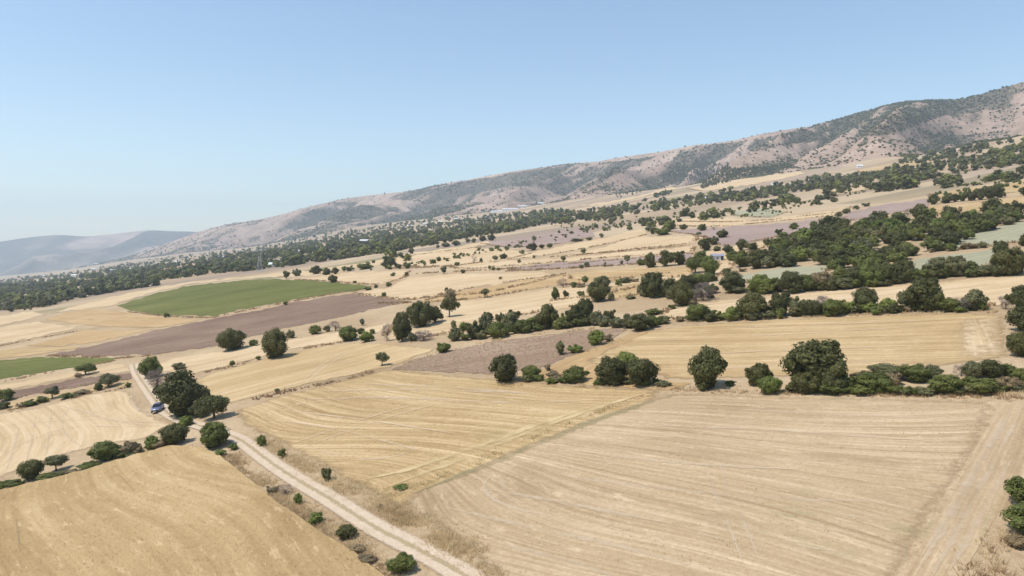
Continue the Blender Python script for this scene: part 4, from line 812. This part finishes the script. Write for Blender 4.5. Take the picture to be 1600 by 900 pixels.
infill('filling the foot of the third hedge', [(1130, 460), (1240, 460), (1330, 452), (1420, 444), (1500, 434), (1590, 433)], 20, (20, 32), (14, 24), ['oak', 'oak', 'green', 'green', 'olive'])
infill('filling the foot of the third hedge', [(1000, 466), (1060, 470), (1120, 465)], 20, (16, 26), (12, 20), ['oak', 'green', 'olive'])
infill('filling the foot of the long hedge', [(702, 536), (760, 531), (830, 520), (930, 511), (1000, 516), (1040, 505)], 18, (18, 28), (10, 20), ['oak', 'green', 'green', 'olive'])
infill('filling the foot of the cereal hedge', [(-10, 768), (60, 752), (140, 734), (220, 709), (270, 698)], 46, (16, 26), (7, 12), ['green', 'olive', 'dry'])
# the woodland belt, tree by tree
WOOD = [(1195, 392), (1240, 375), (1290, 362), (1340, 352), (1400, 345), (1480, 338), (1540, 332), (1600, 322), (1640, 318), (1640, 340), (1600, 346), (1545, 362), (1500, 378), (1470, 388), (1430, 396), (1415, 408), (1405, 425), (1330, 432), (1290, 440), (1295, 415), (1225, 418), (1195, 410)]
cand = []
for row_y in np.arange(336, 441, 6.2):
    xs = np.arange(1180, 1645, 25) + rng.uniform(-11, 11, len(np.arange(1180, 1645, 25))) + (12 if int(row_y / 6.2) % 2 else 0)
    for xx in xs:
        yy = row_y + rng.uniform(-3, 3)
        if in_poly(np.array([xx]), np.array([yy - 4]), WOOD)[0] and vn(xx / 42.0, yy / 17.0, 91) > 0.27: cand.append((yy, xx))
for yy, xx in sorted(cand):
    kd = rng.choice(['oak', 'oak', 'oak', 'green', 'green', 'olive', 'lime'], p=[.2, .2, .08, .2, .14, .1, .08]); s = rng.uniform(22, 34)
    wq = np.array([xx]); above = in_poly(wq, np.array([yy - 22.0]), WOOD)[0]; below = in_poly(wq, np.array([yy + 14.0]), WOOD)[0]
    ph = 'in the narrow woodland arm below the tan field' if xx > 1470 else ('along the woodland edge under the mauve field' if not above else ('along the woodland edge above the sage fields' if not below else ('in the woodland thicket next to the farm hut clearing' if xx < 1270 else 'in the heart of the woodland belt')))
    plant(xx, yy, s, s * rng.uniform(0.72, 0.95), kd, ph, lod='mid')
plant(1388, 366, 52, 26, 'lime', '', 'broad bright green crown amid the dark woodland belt')
plant(1405, 408, 34, 26, 'oak', '', 'dark rounded tree at the woodland belt edge above the sage field')

# ------------------------------------------------------------------ distant trees and scrub (stuff)
def stuff_trees(name, label, XY, wid, hgt, kind, lod='dot', nvar=6):
    P = [crown_arrays(kind, lod, 300 + v) for v in range(nvar)]
    Z = height(XY[:, 0], XY[:, 1]) - 0.1
    VV, TT, tt_, o0 = [], [], [], 0
    var = rng.integers(0, nvar, len(XY)); ph = rng.uniform(0, 2 * math.pi, len(XY)); tn = rng.uniform(-0.3, 0.3, len(XY))
    for v in range(nvar):
        idx = np.where(var == v)[0]; V, T, tv = P[v]
        if not len(idx): continue
        c, s = np.cos(ph[idx])[:, None], np.sin(ph[idx])[:, None]
        X = (V[None, :, 0] * c - V[None, :, 1] * s) * wid[idx][:, None] + XY[idx, 0][:, None]
        Y = (V[None, :, 0] * s + V[None, :, 1] * c) * wid[idx][:, None] + XY[idx, 1][:, None]
        ZZ = V[None, :, 2] * hgt[idx][:, None] + Z[idx][:, None]
        VV.append(np.stack([X, Y, ZZ], -1).reshape(-1, 3)); TT.append((np.arange(len(idx))[:, None, None] * len(V) + T[None]).reshape(-1, 3) + o0); o0 += len(idx) * len(V)
        tt_.append(np.clip(tv[None] + tn[idx][:, None], 0, 1).ravel())
    o = obj(name, mesh_np(name, np.concatenate(VV), np.concatenate(TT), 3, FM[kind], False, {'tint': np.concatenate(tt_)}))
    tag(o, label, 'trees' if 'scrub' not in name else 'scrub', kind='stuff'); return o
def pix_scatter(polys, n):
    """random ground points inside picture polygons; distance from the ground they stand on"""
    out = []
    for poly, k in zip(polys, n):
        A = np.array(poly, float); lo, hi = A.min(0), A.max(0); got = np.zeros((0, 2))
        while len(got) < k:
            q = np.column_stack([rng.uniform(lo[0], hi[0], k * 3), rng.uniform(lo[1], hi[1], k * 3)]); got = np.concatenate([got, q[in_poly(q[:, 0], q[:, 1], poly)]])
        got = got[:k]; out.append(ground_at(got[:, 0], got[:, 1]))
    return np.concatenate(out)
BELT = [
    ([(-30, 440), (60, 432), (140, 424), (220, 412), (300, 402), (400, 395), (480, 378), (560, 372), (560, 402), (480, 412), (400, 424), (330, 434), (250, 446), (180, 456), (110, 470), (70, 480), (0, 486), (-30, 488)], 4400),
    ([(540, 372), (640, 356), (720, 342), (800, 334), (860, 330), (900, 332), (880, 345), (800, 362), (740, 372), (660, 386), (600, 396), (540, 404)], 2000),
    ([(120, 424), (220, 408), (320, 396), (400, 388), (480, 370), (560, 360), (640, 346), (740, 336), (740, 346), (640, 360), (560, 373), (480, 384), (410, 396), (300, 404), (150, 426)], 900),
    ([(860, 336), (940, 326), (1000, 315), (1100, 306), (1180, 300), (1180, 310), (1090, 322), (1000, 334), (930, 346), (860, 352)], 480),
    ([(1100, 312), (1180, 300), (1250, 286), (1330, 276), (1420, 262), (1420, 272), (1330, 288), (1250, 302), (1180, 316)], 420),
    ([(1280, 290), (1400, 268), (1500, 250), (1600, 232), (1640, 226), (1640, 248), (1600, 258), (1500, 272), (1400, 290), (1300, 304)], 520),
    ([(1400, 250), (1500, 235), (1600, 216), (1640, 212), (1640, 222), (1500, 246), (1410, 260)], 160),
    ([(1020, 305), (1050, 298), (1052, 302), (1025, 310)], 30),
    ([(1360, 296), (1430, 286), (1430, 294), (1370, 302)], 40), ([(1460, 288), (1500, 280), (1505, 290), (1465, 297)], 26), ([(1540, 284), (1600, 268), (1640, 262), (1640, 276), (1545, 290)], 34),
    ([(1260, 318), (1310, 306), (1312, 314), (1268, 322)], 22), ([(1205, 322), (1240, 310), (1250, 318), (1210, 328)], 20), ([(1090, 344), (1140, 330), (1145, 336), (1100, 346)], 16), ([(1165, 330), (1200, 322), (1200, 328), (1170, 334)], 14),
    ([(940, 345), (975, 338), (978, 350), (945, 352)], 16), ([(1000, 350), (1080, 335), (1085, 342), (1010, 358)], 28), ([(640, 412), (600, 404), (620, 398), (640, 404)], 8),
    ([(0, 490), (60, 470), (70, 478), (10, 497)], 26), ([(130, 478), (190, 464), (195, 472), (140, 482)], 5)]
XY = pix_scatter([b[0] for b in BELT], [b[1] for b in BELT])
keep = vn(XY[:, 0] / 90, XY[:, 1] / 90, 55) + rng.uniform(-0.25, 0.25, len(XY)) > 0.22
keep &= vn((0.35 * XY[:, 0] + 0.94 * XY[:, 1]) / 48, (0.94 * XY[:, 0] - 0.35 * XY[:, 1]) / 320, 57) > 0.2
XY = XY[keep]; kk = rng.uniform(0, 1, len(XY)) + 0.6 * (vn(XY[:, 0] / 140, XY[:, 1] / 140, 66) - 0.5)
for nm, lab, kd, m in (('distant_trees', 'belt of dark trees over the far wooded plain', 'oak', kk < 0.5), ('distant_trees', 'belt of mid green trees over the far wooded plain', 'green', (kk >= 0.5) & (kk < 0.85)), ('distant_trees', 'grey green trees dotted through the far wooded plain', 'olive', kk >= 0.85)):
    n = int(m.sum()); wd = rng.gamma(9, 0.95, n).clip(4, 15); stuff_trees(nm, lab, XY[m], wd, wd * rng.uniform(0.6, 1.0, n), kd)
# low hedges and scrub dots across the far farmland
XY = pix_scatter([[(440, 432), (760, 384), (1000, 340), (1330, 296), (1600, 250), (1600, 296), (1330, 326), (1100, 345), (900, 372), (640, 420)], [(850, 350), (1000, 338), (1000, 356), (900, 362)], [(1330, 318), (1440, 296), (1450, 308), (1380, 318), (1330, 330)]], [620, 60, 60])
XY = XY[vn(XY[:, 0] / 60, XY[:, 1] / 60, 5) > 0.5]
wd = rng.uniform(1.8, 5.0, len(XY)); stuff_trees('farmland_scrub', 'scattered low scrub between the far fields', XY, wd, wd * rng.uniform(0.5, 0.9, len(XY)), 'green')
# hillside scrub follows the same mask as the hill material
n = 120000
kc = rng.uniform(-0.8, 0.95, n); th = rng.uniform(0.0, 1.03, n)
fdv = np.interp(kc, cgrid, dfc); rdv = np.interp(kc, cgrid, drc); D_ = fdv + (rdv - fdv) * th; X_ = kc * (D_ + 40)
sv = scrub_at(X_, D_); keep = rng.uniform(0, 1, n) < np.clip((sv - 0.2) * 1.2, 0.10, 1.0) * np.clip(1.25 - D_ / 5200, 0.3, 1)
HX = np.column_stack([X_, D_])[keep]; HX = HX[:46000]
wd = rng.uniform(1.6, 5.6, len(HX)) * (1 + HX[:, 1] / 4000)
stuff_trees('hillside_scrub', 'dark shrubs dotted over the bare hills', HX, wd, wd * rng.uniform(0.45, 0.8, len(HX)), 'oak', 'speck', 6)
PINE = [(1035, 274), (1060, 263), (1110, 252), (1150, 265), (1232, 258), (1242, 264), (1150, 279), (1100, 289), (1080, 283), (1035, 287)]
XY = pix_scatter([PINE, [(1090, 292), (1140, 281), (1142, 284), (1096, 296)], [(960, 306), (1030, 285), (1034, 292), (970, 311)]], [900, 60, 30])
wd = rng.uniform(4, 6.5, len(XY)); stuff_trees('pine_plantation', 'dense dark pine plantation at the foot of the hills', XY, wd, wd * rng.uniform(1.1, 1.7, len(XY)), 'oak')

# ------------------------------------------------------------------ car
def bm_obj(name, bm, mat, parent, smooth=False):
    me = bpy.data.meshes.new(name); bm.normal_update(); bm.to_mesh(me); bm.free(); me.materials.append(mat)
    for p in me.polygons: p.use_smooth = smooth
    return obj(name, me, parent)
def loft(bm, secs):
    """secs: list of rings of the same count; caps both ends"""
    rings = [[bm.verts.new(p) for p in s] for s in secs]
    for a, b in zip(rings[:-1], rings[1:]):
        n = len(a)
        for i in range(n): bm.faces.new((a[i], a[(i + 1) % n], b[(i + 1) % n], b[i]))
    bm.faces.new(rings[0][::-1]); bm.faces.new(rings[-1])
    bmesh.ops.recalc_face_normals(bm, faces=bm.faces[:])
def box(bm, c, s):
    m = Matrix.Translation(c) @ Matrix.Diagonal((s[0], s[1], s[2], 1)); bmesh.ops.create_cube(bm, size=1, matrix=m)
def quad(bm, pts): bm.faces.new([bm.verts.new(p) for p in pts])
def make_car(loc, heading, nrm):
    def paint(name, c, rough, coat):
        g = G(name); p = g.pos(); m = g.done(g.mix(g.math('MULTIPLY', g.noise(p, 2.5), 0.5), c, tuple(v * 0.8 + 0.03 for v in c)), rough, spec=0.5)
        b = m.node_tree.nodes['Principled BSDF']; b.inputs['Coat Weight'].default_value = coat; b.inputs['Metallic'].default_value = 0.25; return m
    blue = paint('blue_car_paint', (0.125, 0.14, 0.225), 0.38, 0.6)
    glass = plain('tinted_glass', (0.02, 0.025, 0.04), 0.08, 0, 0.8); rub = plain('tyre_rubber', (0.025, 0.025, 0.025), 0.9); alloy = plain('wheel_alloy', (0.5, 0.5, 0.52), 0.35, 0.8)
    blk = plain('black_plastic', (0.03, 0.03, 0.032), 0.6); lens = plain('headlamp_lens', (0.75, 0.78, 0.8), 0.12, 0, 0.8); white = plain('number_plate_white', (0.75, 0.75, 0.73), 0.5); red = plain('tail_lamp_red', (0.35, 0.02, 0.02), 0.3)
    e = empty('car', loc); q = nrm.to_track_quat('Z', 'Y').to_matrix()
    y = Vector((math.cos(heading), math.sin(heading), 0)); y = (y - nrm * y.dot(nrm)).normalized(); x = y.cross(nrm)
    e.rotation_euler = Matrix((x, y, nrm)).transposed().to_euler()           # +Y is the nose
    tag(e, 'steel blue hatchback facing down the dirt track beside the huge oak', 'car')
    def sec(y, hw, z0, z1, tw):
        return [(-hw * 0.92, y, z0), (-hw, y, z0 + 0.2), (-hw, y, z1 - 0.14), (-tw, y, z1), (tw, y, z1), (hw, y, z1 - 0.14), (hw, y, z0 + 0.2), (hw * 0.92, y, z0)]
    bm = bmesh.new(); loft(bm, [sec(-2.02, 0.72, 0.34, 0.80, 0.6), sec(-1.9, 0.82, 0.24, 0.94, 0.7), sec(-1.2, 0.87, 0.2, 0.98, 0.76), (sec(0.0, 0.875, 0.2, 0.95, 0.77)), sec(0.95, 0.87, 0.2, 0.92, 0.74), sec(1.65, 0.83, 0.22, 0.82, 0.66), sec(1.95, 0.74, 0.26, 0.70, 0.58), sec(2.05, 0.62, 0.32, 0.58, 0.5)])
    bmesh.ops.bevel(bm, geom=bm.edges[:], offset=0.03, segments=2, affect='EDGES', clamp_overlap=True)
    bm_obj('body', bm, blue, e, True)
    def cab(y, hw, z): return [(-hw, y, z), (hw, y, z)]
    bm = bmesh.new()
    lo = [(-0.76, -1.75, 0.93), (0.76, -1.75, 0.93), (0.77, 0.95, 0.91), (-0.77, 0.95, 0.91)]; hi = [(-0.58, -1.25, 1.43), (0.58, -1.25, 1.43), (0.60, 0.15, 1.45), (-0.60, 0.15, 1.45)]
    loft(bm, [lo, hi]); bmesh.ops.bevel(bm, geom=bm.edges[:], offset=0.05, segments=2, affect='EDGES', clamp_overlap=True); rf = bm_obj('cabin', bm, blue, e, True)
    L = lambda a, b, t: tuple(a[i] + (b[i] - a[i]) * t for i in range(3))
    def pane(name, a, b, c, d, off, mat=glass, ins=0.1):
        A, B, Cc, Dd = [Vector(v) for v in (a, b, c, d)]; m = (A + B + Cc + Dd) / 4; n = (B - A).cross(Dd - A).normalized()
        if n.dot(m - Vector((0, -0.4, 0.9))) < 0: n = -n
        P = [m + (v - m) * (1 - ins) + n * off for v in (A, B, Cc, Dd)]; bm = bmesh.new(); quad(bm, P); r = bmesh.ops.solidify(bm, geom=bm.faces[:], thickness=0.012); bm_obj(name, bm, mat, e)
    pane('windscreen', lo[3], lo[2], hi[2], hi[3], 0.015); pane('rear_window', lo[0], lo[1], hi[1], hi[0], 0.015)
    for s, (a, b, c, d) in ((1, (lo[1], lo[2], hi[2], hi[1])), (-1, (lo[0], lo[3], hi[3], hi[0]))):
        pane('side_window', L(a, b, 0.05), L(a, b, 0.48), L(d, c, 0.48), L(d, c, 0.05), 0.015); pane('side_window', L(a, b, 0.53), L(a, b, 0.97), L(d, c, 0.97), L(d, c, 0.53), 0.015)
    for sx in (-1, 1):
        bm = bmesh.new(); box(bm, (sx * 0.57, 1.94, 0.62), (0.3, 0.16, 0.13)); bmesh.ops.bevel(bm, geom=bm.edges[:], offset=0.03, segments=2, affect='EDGES'); bm_obj('headlight', bm, lens, e)
        bm = bmesh.new(); box(bm, (sx * 0.62, -1.98, 0.72), (0.22, 0.08, 0.2)); bm_obj('tail_light', bm, red, e)
        bm = bmesh.new(); box(bm, (sx * 0.95, 0.72, 0.98), (0.17, 0.1, 0.12)); bmesh.ops.bevel(bm, geom=bm.edges[:], offset=0.025, segments=1, affect='EDGES'); bm_obj('wing_mirror', bm, blue, e)
        bm = bmesh.new(); box(bm, (sx * 0.885, -0.35, 0.78), (0.03, 0.16, 0.03)); bm_obj('door_handle', bm, blk, e)
        for wy in (1.27, -1.22):
            wh = empty('wheel', (sx * 0.78, wy, 0.30)); wh.parent = e
            bm = bmesh.new(); bmesh.ops.create_cone(bm, cap_ends=True, segments=20, radius1=0.31, radius2=0.31, depth=0.2, matrix=Matrix.Rotation(R(90), 4, 'Y')); bmesh.ops.bevel(bm, geom=[ed for ed in bm.edges if ed.calc_length() < 0.12], offset=0.03, segments=2, affect='EDGES'); bm_obj('tyre', bm, rub, wh, True)
            bm = bmesh.new(); bmesh.ops.create_cone(bm, cap_ends=True, segments=14, radius1=0.2, radius2=0.17, depth=0.03, matrix=Matrix.Translation((sx * 0.11, 0, 0)) @ Matrix.Rotation(R(90 * sx), 4, 'Y')); bm_obj('rim', bm, alloy, wh)
    bm = bmesh.new(); box(bm, (0, 2.02, 0.40), (1.25, 0.12, 0.16)); bmesh.ops.bevel(bm, geom=bm.edges[:], offset=0.04, segments=2, affect='EDGES'); bm_obj('front_bumper', bm, blk, e)
    bm = bmesh.new(); box(bm, (0, 2.04, 0.58), (0.66, 0.06, 0.1)); bm_obj('grille', bm, blk, e)
    bm = bmesh.new(); box(bm, (0, 2.09, 0.41), (0.5, 0.02, 0.11)); bm_obj('number_plate', bm, white, e)
    bm = bmesh.new(); box(bm, (0, -2.03, 0.42), (1.3, 0.1, 0.2)); bm_obj('rear_bumper', bm, blk, e)
pc = ground_at([247, 240, 262], [646, 622, 652]); dv = pc[2] - pc[1]
cx, cy = pc[0] + (pc[0] / np.linalg.norm(pc[0])) * 1.9
make_car((cx, cy, float(height(cx, cy)) + float(lift(cy, 3)) + 0.0), math.atan2(dv[1], dv[0]) - 0.35, terrain_normal(cx, cy))

# ------------------------------------------------------------------ farm hut, far buildings, pylons, boulder
wall_w = plain('whitewashed_wall', (0.66, 0.65, 0.62), 0.8, 0, 0.2); roof_l = plain('grey_sheet_roof', (0.30, 0.29, 0.36), 0.5, 0, 0.3); roof_w = plain('white_sheet_roof', (0.82, 0.82, 0.83), 0.5, 0, 0.3); roof_r = plain('clay_tile_roof', (0.42, 0.24, 0.16), 0.8, 0, 0.2); wall_c = plain('cream_wall', (0.55, 0.48, 0.39), 0.85, 0, 0.2); dark = plain('dark_opening', (0.05, 0.05, 0.055), 0.3, 0, 0.5); film = plain('greenhouse_film', (0.72, 0.76, 0.76), 0.4, 0, 0.4)
def building(name, label, cat, x, y, wpx, hgt, depth, roof, wall, rise=0.25, rot=0.0, group=None, windows=2, door=True):
    g0 = ground_at(x, y)[0]; wm = wpx / F * g0[1]
    e = empty(name, (g0[0], g0[1] + depth / 2, float(height(g0[0], g0[1] + depth / 2)) - 0.3)); e.rotation_euler = (0, 0, rot)
    hw, hd = wm / 2, depth / 2
    drop = SA * wm * 0.6 + 0.8
    bm = bmesh.new(); box(bm, (0, 0, (hgt - drop) / 2), (wm, depth, hgt + drop)); bm_obj('wall', bm, wall, e)
    bm = bmesh.new(); o_ = 0.3; rz = hgt + rise * depth
    A = [(-hw - o_, -hd - o_, hgt + 0.01), (hw + o_, -hd - o_, hgt + 0.01), (hw + o_, hd + o_, hgt + 0.01), (-hw - o_, hd + o_, hgt + 0.01), (-hw - o_, 0, rz), (hw + o_, 0, rz)]
    v = [bm.verts.new(p) for p in A]
    for f in ((0, 1, 5, 4), (3, 4, 5, 2), (0, 4, 3), (1, 2, 5), (0, 3, 2, 1)): bm.faces.new([v[i] for i in f])
    bm_obj('roof', bm, roof, e)
    for k in range(windows):
        xx = -hw + wm * (k + 0.7) / (windows + 0.6)
        bm = bmesh.new(); box(bm, (xx, -hd - 0.02, hgt * 0.58), (min(1.1, wm * 0.15), 0.06, hgt * 0.3)); bm_obj('window', bm, dark, e)
    if door: bm = bmesh.new(); box(bm, (hw * 0.72, -hd - 0.02, 1.05), (0.95, 0.06, 2.1)); bm_obj('door', bm, dark, e)
    tag(e, label, cat, group); return e
building('farm_hut', 'small white farm hut with a lilac grey roof among green trees', 'hut', 1123, 408, 17, 2.2, 4.0, roof_l, wall_w, 0.22, -0.1, windows=1)
building('greenhouse', 'long white roofed shed behind shrubs at the plain edge', 'shed', 459, 414, 24, 3.0, 9, roof_w, wall_w, 0.2, 0.12, windows=3)
building('greenhouse', 'low white greenhouse left of the long white shed', 'greenhouse', 432, 417, 26, 2.6, 8, film, film, 0.3, 0.12, windows=0)
FARB = [(575, 379, 26, 3.5, 'w'), (590, 376, 10, 4, 'w'), (776, 333, 18, 6, 'w'), (797, 330, 24, 7, 'w'), (816, 325, 16, 7, 'w'), (714, 344, 9, 5, 'w'), (688, 349, 8, 5, 'w'), (665, 352, 9, 5, 'w'), (640, 356, 9, 5, 'c'), (735, 352, 12, 4, 'r'), (697, 366, 11, 4, 'r'), (762, 342, 9, 4, 'w'), (260, 425, 10, 4, 'r'), (330, 420, 9, 4, 'r'), (277, 411, 8, 4, 'w'), (150, 413, 8, 5, 'w'), (176, 424, 8, 4, 'w'), (115, 432, 9, 4, 'w'), (95, 431, 8, 4, 'w'), (66, 433, 7, 4, 'w'), (146, 422, 7, 4, 'c'), (345, 404, 8, 4, 'w'), (422, 399, 7, 4, 'w'), (470, 396, 8, 4, 'w'), (492, 389, 10, 4, 'w'), (205, 423, 7, 4, 'c'), (1105, 313, 9, 3.5, 'w'), (1212, 289, 9, 3.5, 'w'), (1345, 262, 8, 3.5, 'w'), (845, 320, 10, 5, 'w')]
NMX = {'w': ('white walled farm building with a white sheet roof on the wooded plain', roof_w, wall_w), 'c': ('cream walled farm building with a pale roof on the wooded plain', roof_w, wall_c), 'r': ('cream farmhouse with a red clay roof on the wooded plain', roof_r, wall_c)}
for x, y, wp, h_, k in FARB:
    building('farm_building', NMX[k][0], 'building', x, y, wp, h_, 8.0, NMX[k][1], NMX[k][2], 0.25, rng.uniform(-0.3, 0.3), 'farm buildings on the plain', windows=2, door=False)
steel = plain('galvanised_steel', (0.50, 0.52, 0.54), 0.5, 0.3, 0.4)
def pylon(x, y, hpx, label):
    g0 = ground_at(x, y)[0]; H = hpx / F * g0[1]; e = empty('power_pylon', (g0[0], g0[1], float(height(*g0)) - 0.2)); tag(e, label, 'pylon')
    b, wst = 0.095 * H, 0.03 * H; t = 0.11
    zw = 0.62 * H
    cor = [(-1, -1), (1, -1), (1, 1), (-1, 1)]
    pt = lambda c, z: (c[0] * (b + (wst - b) * min(z / zw, 1)), c[1] * (b + (wst - b) * min(z / zw, 1)), z)
    for c in cor: obj('leg', join_tubes('leg', [(pt(c, -0.8), pt(c, zw), t, t * 0.8, 4), (pt(c, zw), (c[0] * 0.075 * H, c[1] * wst, 0.84 * H), t * 0.8, t * 0.7, 4)], steel), e)
    L = []; zs = np.linspace(0, zw, 7)
    for z0, z1 in zip(zs[:-1], zs[1:]):
        for i in range(4):
            a, c = cor[i], cor[(i + 1) % 4]; L += [(pt(a, z0), pt(c, z1), t * .5, t * .5, 4), (pt(c, z0), pt(a, z1), t * .5, t * .5, 4)]
    obj('bracing', join_tubes('bracing', L, steel), e)
    for s in (-1, 1):
        obj('cross_arm', join_tubes('cross_arm', [((0, -wst, 0.84 * H), (s * 0.24 * H, 0, 0.85 * H), t * .7, t * .5, 4), ((0, wst, 0.84 * H), (s * 0.24 * H, 0, 0.85 * H), t * .7, t * .5, 4), ((s * 0.075 * H, 0, 0.9 * H), (s * 0.24 * H, 0, 0.85 * H), t * .6, t * .5, 4)], steel), e)
        obj('peak', join_tubes('peak', [((s * 0.075 * H, 0, 0.84 * H), (s * 0.1 * H, 0, H), t * .6, t * .4, 4), ((s * 0.03 * H, 0, 0.84 * H), (s * 0.1 * H, 0, H), t * .6, t * .4, 4)], steel), e)
pylon(406, 426, 42, 'steel lattice pylon at the plain edge left of the white shed')
pylon(726, 372, 30, 'steel lattice pylon on the rise above the cream tree row field')
g0 = ground_at(1401, 484)[0]; bm = bmesh.new(); bmesh.ops.create_icosphere(bm, subdivisions=2, radius=0.55)
for v in bm.verts: v.co = Vector((v.co.x * 1.1, v.co.y * 0.8, v.co.z * 0.75)) * (1 + random.uniform(-.16, .16))
b_ = bm_obj('boulder', bm, plain('pale_limestone', (0.55, 0.5, 0.43), 0.9, 0, 0.1), None); b_.location = (g0[0], g0[1], float(height(*g0)) + 0.75); tag(b_, 'pale boulder perched in the second hedge beside the tallest oak', 'boulder')

# ------------------------------------------------------------------ haze
zmax = max(float(RZ.max()), float(FZZ.max())) + 120
zmin = min(float(height(Xg, Dg).min()), float(height(Xh, Dh).min()), float(FZZ.min())) - 3
bm = bmesh.new(); x0, x1, y0, y1 = -10900.0, 3600.0, -120.0, 10300.0
box(bm, ((x0 + x1) / 2, (y0 + y1) / 2, (zmin + zmax) / 2), (x1 - x0, y1 - y0, zmax - zmin))
hzm = bpy.data.materials.new('haze_air'); hzm.use_nodes = True; hzm.node_tree.nodes.clear()
ho = hzm.node_tree.nodes.new('ShaderNodeOutputMaterial'); hv = hzm.node_tree.nodes.new('ShaderNodeVolumePrincipled')
hv.inputs['Color'].default_value = (0.70, 0.86, 1.0, 1); hv.inputs['Density'].default_value = 1.05e-4; hv.inputs['Anisotropy'].default_value = 0.2
hzm.node_tree.links.new(hv.outputs[0], ho.inputs['Volume'])
me = bpy.data.meshes.new('haze'); bm.to_mesh(me); bm.free(); me.materials.append(hzm)
hz = obj('haze', me); tag(hz, 'thin pale blue summer haze over the valley', 'haze', kind='stuff')
print('plants', NPL[0], 'objects', len(bpy.data.objects), 'zrange', zmin, zmax)
